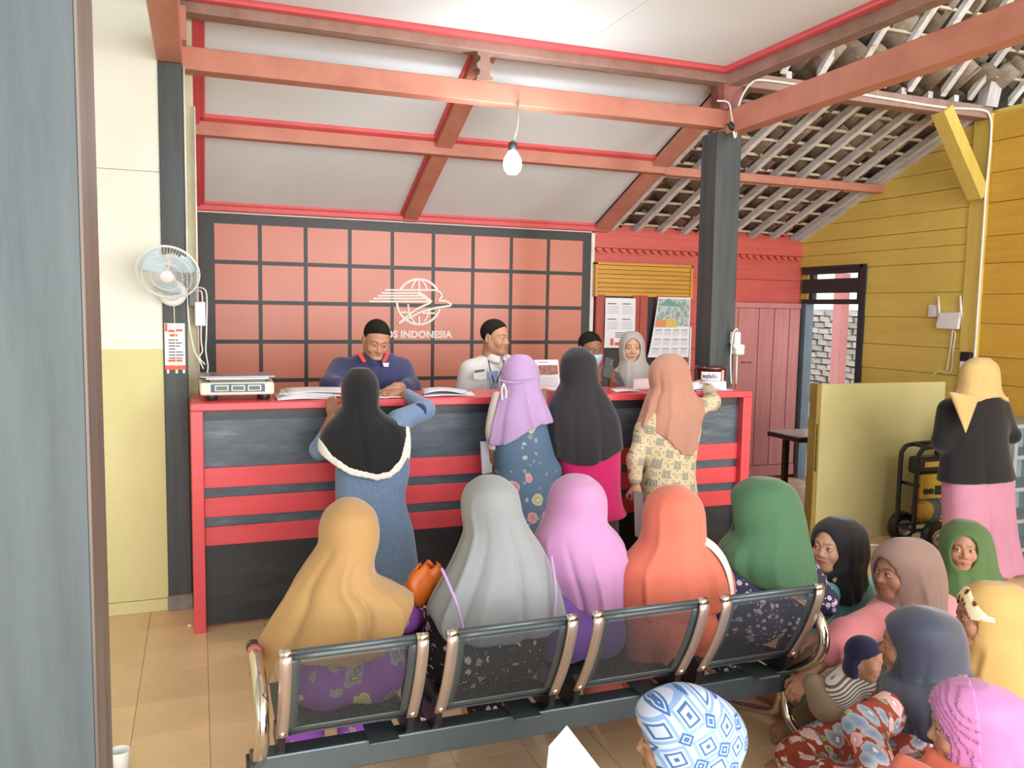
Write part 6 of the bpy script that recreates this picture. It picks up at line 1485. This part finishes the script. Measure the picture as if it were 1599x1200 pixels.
# green hijab
Y = 2.90
p = seated('person in a forest-green hijab and navy floral dress at the right end of the bench', 2.245, 'tan')
p.head(A(1184, 796, Y), (-.90, .42, -.08), fine=True)
ar = [([A(1155, 893, Y+.02), A(1150, 950, 2.97), A(1180, 960, 3.15)], [.05, .042, .03]), ([A(1255, 890, Y+.02), A(1284, 940, 2.88), A(1250, 985, 3.08)], [.05, .042, .03])]
sit_body(p, A(1195, 850, Y), ar, .11); p.body()
rows = [(0.44, 2.185, 2.84, 0.22, 0.16), (0.55, 2.185, 2.84, 0.22, 0.16), (0.674, 2.205, 2.86, 0.189, 0.14), (0.75, 2.225, 2.88, 0.18, 0.13), (0.79, 2.235, 2.89, 0.15, 0.11), (0.84, 2.235, 2.9, 0.06, 0.06)]
lap(p, 'floral_dress', rows, P_navyfloral, [(ar[0][0], [.060, .056, .05]), (ar[1][0], [.066, .066, .056])], fold=folds(79, 7, .008), w=.11)
rows = prow(Y, [(743, 1182, 1204, .03, 0), (757, 1158, 1228, .085, 0), (780, 1144, 1243, .105, 0), (805, 1143, 1250, .11, .0), (830, 1146, 1254, .115, 0), (850, 1128, 1258, .13, 0), (870, 1122, 1262, .145, 0), (900, 1128, 1265, .155, 0), (960, 1140, 1268, .155, 0)])
hijab(p, [r_[:4]+(r_[4]*1.10,) for r_ in rows], F_green, hem_of([(1090, 830), (1118, 848), (1135, 870), (1150, 892), (1170, 913), (1210, 922), (1264, 918), (1290, 910)], Y-.1), 181, .009, 10, face=(-.018, .055, .080), headr=(.090, .110, .102), width=(.03, .12), drift=.6)

# ================================================================== WOMEN SITTING ON THE FLOOR AT THE RIGHT
G4 = 'women sitting on the floor'
def mass(p, name, blobs, mat, k=.07, h=.012, fold=0.0, seed=1, floor_=.004):
    """sitting skirt or trousers: smooth union of tapered limbs resting on the floor"""
    pts = np.array([q_ for b in blobs for q_ in b[0]]); R = max(max(b[1]) for b in blobs); lo, hi = pts.min(0)-R-.03, pts.max(0)+R+.03; lo[2] = max(lo[2], -.02)
    ph_ = np.random.RandomState(seed).uniform(0, 6, 4)
    def fn(P):
        d = None
        for c_, rs in blobs: e = chain(P, c_, rs, .04); d = e if d is None else smin(d, e, k)
        if fold: d = d+fold*np.sin(P[0]*38+P[2]*25+ph_[0])*np.sin(P[1]*31-P[2]*18+ph_[1])
        return np.maximum(d, floor_-P[2])
    return cloth(name, fn, lo, hi, h, mat, p.root)
def rel(c, *o): return [tuple(np.array(c)+np.array(q_)) for q_ in o]

# black hijab, teal top
Y = 3.12
p = Person('person in a black hijab and teal top sitting on the floor behind the bench end', (2.98, 3.15, 0), 'light', G4)
p.head(A(1298, 852, Y), (-.92, -.38, .02), scale=1.0, lips=(170, 70, 76), gaze=.6)
sl, sr = A(1292, 925, 3.12), A(1345, 915, 3.22); el, er = A(1275, 985, 3.0), A(1330, 975, 3.22); 
trunk(p, A(1312, 895, 3.17), (3.02, 3.25, .14), .3, [([sl, el, A(1262, 1000, 2.9)], [.045, .04, .03]), ([sr, er, A(1290, 1010, 3.0)], [.045, .04, .03])]); p.hand(A(1262, 1000, 2.9), (-1, -.3, -.1), (0, 0, -1), False, .5, .92); p.body()
rows = prow(3.18, [(895, 1295, 1335, .07, 0), (910, 1283, 1352, .10, 0), (935, 1278, 1358, .12, 0), (985, 1275, 1362, .13, .02), (1060, 1268, 1372, .15, .05)])
garment(p, 'teal_top', rows, F_teal, [([sl, el, A(1266, 997, 2.93)], [.062, .055, .046]), ([sr, er, A(1296, 1005, 3.03)], [.066, .058, .046])], fold=folds(81, 8, .006), h=.011)
c = (3.02, 3.25, .12); mass(p, 'skirt', [(rel(c, (0, .05, .02), (-.32, -.10, .02), (-.10, -.38, -.04)), [.15, .10, .07]), (rel(c, (0, .05, .02), (.28, -.10, .02), (-.02, -.34, -.05)), [.15, .10, .07])], F_black, h=.016)
rows = prow(Y, [(806, 1303, 1326, .03, .01), (820, 1285, 1342, .09, .01), (845, 1274, 1351, .105, .01), (868, 1278, 1352, .105, .02), (888, 1284, 1346, .10, .03), (905, 1280, 1346, .115, .04), (935, 1284, 1340, .13, .04), (965, 1290, 1335, .13, .05)])
hijab(p, rows, F_black, hem_of([(1270, 915), (1300, 945), (1325, 938), (1350, 915)], 3.1), 82, .009, 10, face=(-.016, .054, .082), headr=(.082, .099, .094))

# taupe hijab, pink top, with baby
Y = 2.80
p = Person('person in a taupe hijab and salmon-pink top on the floor, baby on the lap', (2.82, 2.86, 0), 'tan', G4)
p.head(A(1402, 890, Y), (-1, .02, -.08), scale=1.06, lips=(160, 84, 80), gaze=.8)
sl, sr = A(1382, 966, 2.82), A(1470, 950, 2.92); el, wl2 = A(1322, 995, 2.64), A(1268, 1048, 2.56)
trunk(p, A(1415, 935, 2.86), (2.88, 2.95, .14), .3, [([sl, el, wl2], [.048, .042, .030]), ([sr, A(1490, 1010, 2.8), A(1420, 1060, 2.6)], [.048, .042, .030])]); p.hand(A(1262, 1056, 2.55), (-.6, .1, -.7), (.2, .5, -.8), False, .45, .95)
foot(p, onZ(1204, 1098, .03), (.25, -1, -.1), up=(-.3, .1, .9), right=False, scale=.98); foot(p, onZ(1238, 1140, .02), (-1, -.12, .0), up=(.1, -.5, .8), right=True, scale=.98); p.body()
rows = prow(2.86, [(925, 1380, 1460, .08, 0), (945, 1362, 1488, .11, 0), (980, 1358, 1500, .13, .0), (1030, 1362, 1505, .14, .02), (1110, 1360, 1500, .16, .04)])
garment(p, 'pink_top', rows, F_pinktop, [([sl, el, A(1292, 1022, 2.585)], [.080, .074, .054]), ([sr, A(1488, 1008, 2.8), A(1432, 1052, 2.63)], [.075, .066, .05])], fold=folds(83, 8, .007), h=.011)
c = (2.86, 2.98, .13); mass(p, 'khaki_trousers', [(rel(c, (0, 0, .02), (-.34, -.12, .08)) + [tuple(onZ(1290, 1092, .10)), tuple(onZ(1240, 1135, .06))], [.15, .10, .075, .05]), (rel(c, (0, 0, .02), (.10, -.32, .06), (-.28, -.40, .0)), [.15, .10, .07])], F_khaki, h=.013)
rows = prow(Y, [(839, 1405, 1432, .03, .02), (853, 1382, 1452, .08, .02), (878, 1368, 1466, .10, .02), (905, 1372, 1472, .105, .03), (928, 1376, 1472, .105, .03), (950, 1372, 1470, .12, .02), (985, 1366, 1470, .135, 0), (1030, 1372, 1462, .14, 0), (1060, 1378, 1455, .13, 0)])
hijab(p, rows, F_taupe, hem_of([(1350, 1000), (1375, 1035), (1400, 1050), (1440, 1020), (1480, 975)], 2.75), 84, .013, 12, face=(-.020, .054, .080), headr=(.084, .102, .097), width=(.03, .1))

# baby
b = Person('baby in a navy cap, striped top and khaki trousers', (2.42, 2.52, .2), 'mid', None, 'baby')
hb = A(1350, 1030, 2.42)
b.head(hb, (.45, -.80, -.1), kind='baby', scale=.72, roll=-.55, lips=(176, 110, 100))
ch, hp_ = A(1330, 1062, 2.50), A(1302, 1088, 2.48)
b.limbs(lambda P: smin(cap(P, ch, hp_, .06, .06), chain(P, [A(1352, 1058, 2.42), A(1375, 1070, 2.38), A(1396, 1058, 2.36)], [.028, .024, .02], .01), .02), np.minimum(ch, hp_)-.2, np.maximum(ch, hp_)+.25, .011)
b.hand(A(1396, 1058, 2.36), (.9, .1, .5), (0, 1, 0), True, .5, .55); b.body()
cloth('striped_top', lambda P: smin(cap(P, A(1336, 1056, 2.46), A(1312, 1082, 2.46), .070, .078), chain(P, [A(1346, 1060, 2.42), A(1366, 1076, 2.38), A(1385, 1068, 2.36)], [.044, .038, .032], .02), .03), np.minimum(ch, hp_)-.16, np.maximum(ch, hp_)+.22, .008, P_stripe, b.root)
cloth('khaki_trousers', lambda P: smin(cap(P, A(1310, 1086, 2.48), A(1293, 1100, 2.47), .078, .066), cap(P, A(1292, 1098, 2.48), A(1270, 1068, 2.52), .056, .042), .04), np.minimum(ch, hp_)-.26, np.maximum(ch, hp_)+.2, .009, F_khaki, b.root)
def capf(P):
    L = b.hl(P); d = ell(L, (0, -.014, .030), (.086, .100, .094)); d = smin(d, ell(L, (0, -.03, -.06), (.072, .065, .07)), .03)
    cx = np.sqrt((L[0]/.066)**2+((L[2]+.032)/.090)**2); return smax(d, -np.maximum((cx-1)*.05, .005-L[1]), .006)*b.hs
cloth('navy_cap', capf, b.hc-.13, b.hc+.13, .006, F_bnavy, b.root)

# olive hijab facing camera
Y = 3.12
p = Person('person in an olive-green hijab sitting on the floor in front of the pink trousers', (3.72, 3.16, 0), 'tan', G4)
p.head(A(1502, 853, Y), (-.62, -.78, -.02), scale=1.0, lips=(150, 82, 74), gaze=.5)
trunk(p, A(1508, 895, 3.16), (3.72, 3.25, .14), .3, [([A(1480, 925, 3.14), A(1470, 990, 3.05), A(1500, 1010, 2.95)], [.045, .04, .03]), ([A(1555, 920, 3.2), A(1575, 980, 3.1), A(1540, 1010, 2.98)], [.045, .04, .03])]); p.body()
rows = prow(3.18, [(895, 1490, 1530, .07, 0), (915, 1472, 1560, .11, 0), (960, 1462, 1580, .13, 0), (1040, 1455, 1590, .15, .03)])
garment(p, 'green_top', rows, F_olive, [([A(1480, 925, 3.14), A(1470, 990, 3.05), A(1500, 1010, 2.95)], [.062, .055, .045]), ([A(1555, 920, 3.2), A(1575, 980, 3.1), A(1540, 1010, 2.98)], [.062, .055, .045])], h=.013)
c = (3.72, 3.25, .12); mass(p, 'skirt', [(rel(c, (0, .05, .02), (-.30, -.10, .02), (-.08, -.36, -.04)), [.15, .10, .07]), (rel(c, (0, .05, .02), (.28, -.10, .02), (0, -.34, -.05)), [.15, .10, .07])], F_plum, h=.018)
rows = prow(Y, [(811, 1497, 1518, .03, .01), (824, 1483, 1532, .09, .01), (848, 1475, 1542, .105, .01), (872, 1476, 1546, .105, .01), (890, 1474, 1550, .11, .01), (910, 1470, 1562, .125, .0), (940, 1466, 1574, .14, .0), (985, 1462, 1585, .145, 0)])
hijab(p, rows, F_olive, hem_of([(1440, 960), (1480, 975), (1540, 975), (1600, 960)], 3.05), 86, .011, 11, face=(-.016, .054, .082), headr=(.082, .099, .094))

# pale mustard hijab with batik band, profile
Y = 2.24
p = Person('person in a pale mustard hijab with a batik brow band, sitting at the right edge', (2.86, 2.30, 0), 'tan', G4)
p.head(A(1535, 962, Y), (-.82, .50, -.05), scale=.98)
trunk(p, A(1560, 1010, 2.28), (2.92, 2.36, .14), .3, [([A(1525, 1070, 2.2), A(1515, 1130, 2.15), A(1490, 1150, 2.3)], [.045, .04, .03]), ([A(1560, 1050, 2.42), A(1540, 1110, 2.5), A(1500, 1130, 2.45)], [.045, .04, .03])]); p.body()
c = (2.90, 2.36, .12); mass(p, 'skirt', [(rel(c, (0, .02, .02), (-.28, .18, .02), (-.30, -.10, -.04)), [.16, .10, .07]), (rel(c, (0, .02, .02), (-.22, -.18, .02), (-.34, .08, -.05)), [.16, .10, .07])], F_plum, h=.018)
rows = prow(Y, [(908, 1537, 1568, .03, .0), (925, 1520, 1598, .08, .0), (955, 1522, 1612, .10, .0), (985, 1528, 1618, .105, .0), (1008, 1520, 1622, .12, .0), (1035, 1508, 1630, .15, .0), (1080, 1502, 1640, .17, .0), (1140, 1500, 1645, .17, 0)])
hijab(p, rows, F_yellow, hem_of([(1480, 1110), (1530, 1120), (1660, 1130)], Y-.1), 88, .012, 10, band=(P_band, 'batik_band', 1.02, 1.55, 0, 0, .004), face=(-.018, .056, .076), headr=(.084, .102, .097), width=(.04, .12))

# slate navy hijab, red floral dress
Y = 2.08
p = Person('person in a slate-navy hijab and red floral dress, sitting beside the bench leg', (2.26, 2.05, 0), 'tan', G4)
p.head(A(1425, 1005, Y), (-.66, .74, -.10), scale=1.0)
sl = A(1425, 1095, 2.08); el = A(1350, 1135, 1.97)
trunk(p, A(1445, 1060, 2.08), (2.28, 2.08, .14), .3, [([sl, el, A(1372, 1190, 1.82)], [.045, .04, .03]), ([A(1450, 1080, 2.2), A(1400, 1140, 2.25), A(1350, 1130, 2.2)], [.045, .04, .03])]); 
foot(p, onZ(1232, 1200, .0), (-.85, -.2, .05), up=(.3, -.2, .9), right=True, scale=.98); p.body()
rows = prow(2.10, [(1062, 1400, 1450, .07, 0), (1085, 1378, 1452, .09, 0), (1130, 1366, 1455, .11, 0), (1200, 1360, 1460, .13, 0)])
garment(p, 'floral_top', rows, P_redfloral, [([sl, el, A(1372, 1200, 1.80)], [.070, .062, .052])], fold=folds(89, 8, .006), h=.011)
k1 = onZ(1246, 1182, .07); c = (2.28, 2.08, .13)
mass(p, 'floral_skirt', [(rel(c, (0, 0, .02)) + [tuple(onZ(1335, 1150, .14)), tuple(k1)], [.17, .115, .08]), (rel(c, (0, -.02, .02), (-.26, -.22, .05)) + [tuple(onZ(1250, 1205, .06))], [.17, .13, .08]), (rel(c, (-.05, -.15, .05), (-.22, -.30, .05)), [.14, .13])], P_redfloral, h=.013, fold=.004)
rows = prow(Y, [(948, 1436, 1458, .03, .0), (962, 1412, 1480, .08, .0), (990, 1402, 1496, .10, .0), (1020, 1404, 1500, .105, .0), (1045, 1398, 1502, .11, .0), (1070, 1396, 1508, .14, -.05), (1110, 1402, 1508, .16, -.09), (1160, 1408, 1502, .17, -.11), (1225, 1412, 1494, .17, -.12)])
hijab(p, rows, F_navy, hem_of([(1370, 1100), (1395, 1140), (1412, 1172), (1500, 1180), (1530, 1165)], Y-.25), 90, .014, 11, face=(-.018, .056, .078), headr=(.084, .102, .097), width=(.03, .12), drift=.8)

# orchid pleated hijab, bottom right
Y = 1.60
p = Person('person in a bright orchid hijab with a pleated front band, bottom right corner', (2.00, 1.62, 0), 'mid', G4)
p.head(A(1512, 1135, Y), (-.74, .60, -.12), scale=.98)
trunk(p, A(1540, 1200, 1.62), (2.02, 1.66, .14), .3); p.body()
c = (2.02, 1.66, .12); mass(p, 'skirt', [(rel(c, (0, .02, .02), (-.26, .18, .02), (-.30, -.10, -.04)), [.16, .10, .07]), (rel(c, (0, .02, .02), (-.2, -.18, .02), (-.30, .08, -.05)), [.16, .10, .07])], F_plum, h=.018)
rows = prow(Y, [(1068, 1500, 1530, .03, .0), (1085, 1482, 1572, .08, .0), (1120, 1484, 1596, .10, .0), (1160, 1496, 1606, .105, .0), (1190, 1505, 1612, .12, .0), (1230, 1495, 1630, .15, .0), (1330, 1480, 1650, .17, 0)])
hijab(p, rows, F_orchid, None, 92, .010, 10, band=(F_orchid, 'pleated_band', 1.02, 1.95, .0032, 44, -.085), face=(-.022, .056, .082), headr=(.084, .102, .097), width=(.04, .12))

# blue and white batik headscarf, bottom centre
Y = 1.80
p = Person('person in a blue and white batik headscarf, bottom centre', (1.20, 1.80, 0), 'mid', G4)
p.head(A(1060, 1150, Y), (-.86, .48, -.10), scale=1.06)
trunk(p, A(1085, 1215, 1.80), (1.22, 1.80, .14), .3, [([A(1040, 1260, 1.75), (1.0, 1.70, .42), (.86, 1.66, .58)], [.045, .04, .028])]); p.hand((.86, 1.66, .58), (-.5, -.1, .8), (0, 1, .2), False, .7, .9); p.body()
c = (1.22, 1.80, .12); mass(p, 'skirt', [(rel(c, (0, .02, .02), (-.26, .16, .02), (-.28, -.10, -.04)), [.16, .10, .07]), (rel(c, (0, .02, .02), (-.2, -.18, .02), (-.30, .08, -.05)), [.16, .10, .07])], F_plum, h=.018)
rows = prow(1.80, [(1200, 1040, 1130, .10, 0), (1250, 1010, 1170, .14, 0), (1330, 1005, 1180, .15, 0), (1420, 1000, 1190, .17, 0)])
garment(p, 'blouse', rows, F_teal, [([A(1040, 1260, 1.75), (1.0, 1.70, .42), (.87, 1.66, .56)], [.062, .055, .042])], h=.014)
rows = prow(Y, [(1080, 1030, 1085, .03, .0), (1098, 1004, 1122, .085, .0), (1130, 1006, 1152, .105, .0), (1165, 1014, 1157, .11, .0), (1195, 1026, 1145, .11, .0), (1235, 1020, 1160, .14, .0), (1300, 1015, 1170, .15, 0)])
hijab(p, rows, P_blue, None, 94, .006, 8, face=(-.028, .058, .080), headr=(.084, .102, .097))
pf = thing('paper_form', 'white printed form held up at the bottom centre beside the batik headscarf', 'paper', (.77, 1.62, .75))
MB().prism([A(886, 1134, 1.60), A(858, 1166, 1.58), A(852, 1225, 1.56), A(956, 1225, 1.62)], (0, .002, 0)).build('sheet', M_paper, pf)
MB().prism([A(898, 1176, 1.574), A(905, 1174, 1.576), A(908, 1184, 1.576), A(901, 1187, 1.574)], (0, .001, 0)).build('print', plain('grey_print_mark', 'a8a8b8', .6), pf)

# orange cloth at the lower right
oc = thing('cloth', 'bit of orange cloth on the floor in front of the orchid hijab', 'cloth', tuple(onZ(1460, 1197, .5)))
q0 = A(1465, 1200, 1.55)
MB().sheet(lambda u, v: (q0[0]-.12+.26*u, q0[1]-.1+.2*v, q0[2]-.028+.018*math.sin(u*14+v*3)*(.4+v)-.03*abs(u-.5)), 24, 10).build('fold', F_orange, oc, smooth=True, thick=.006)
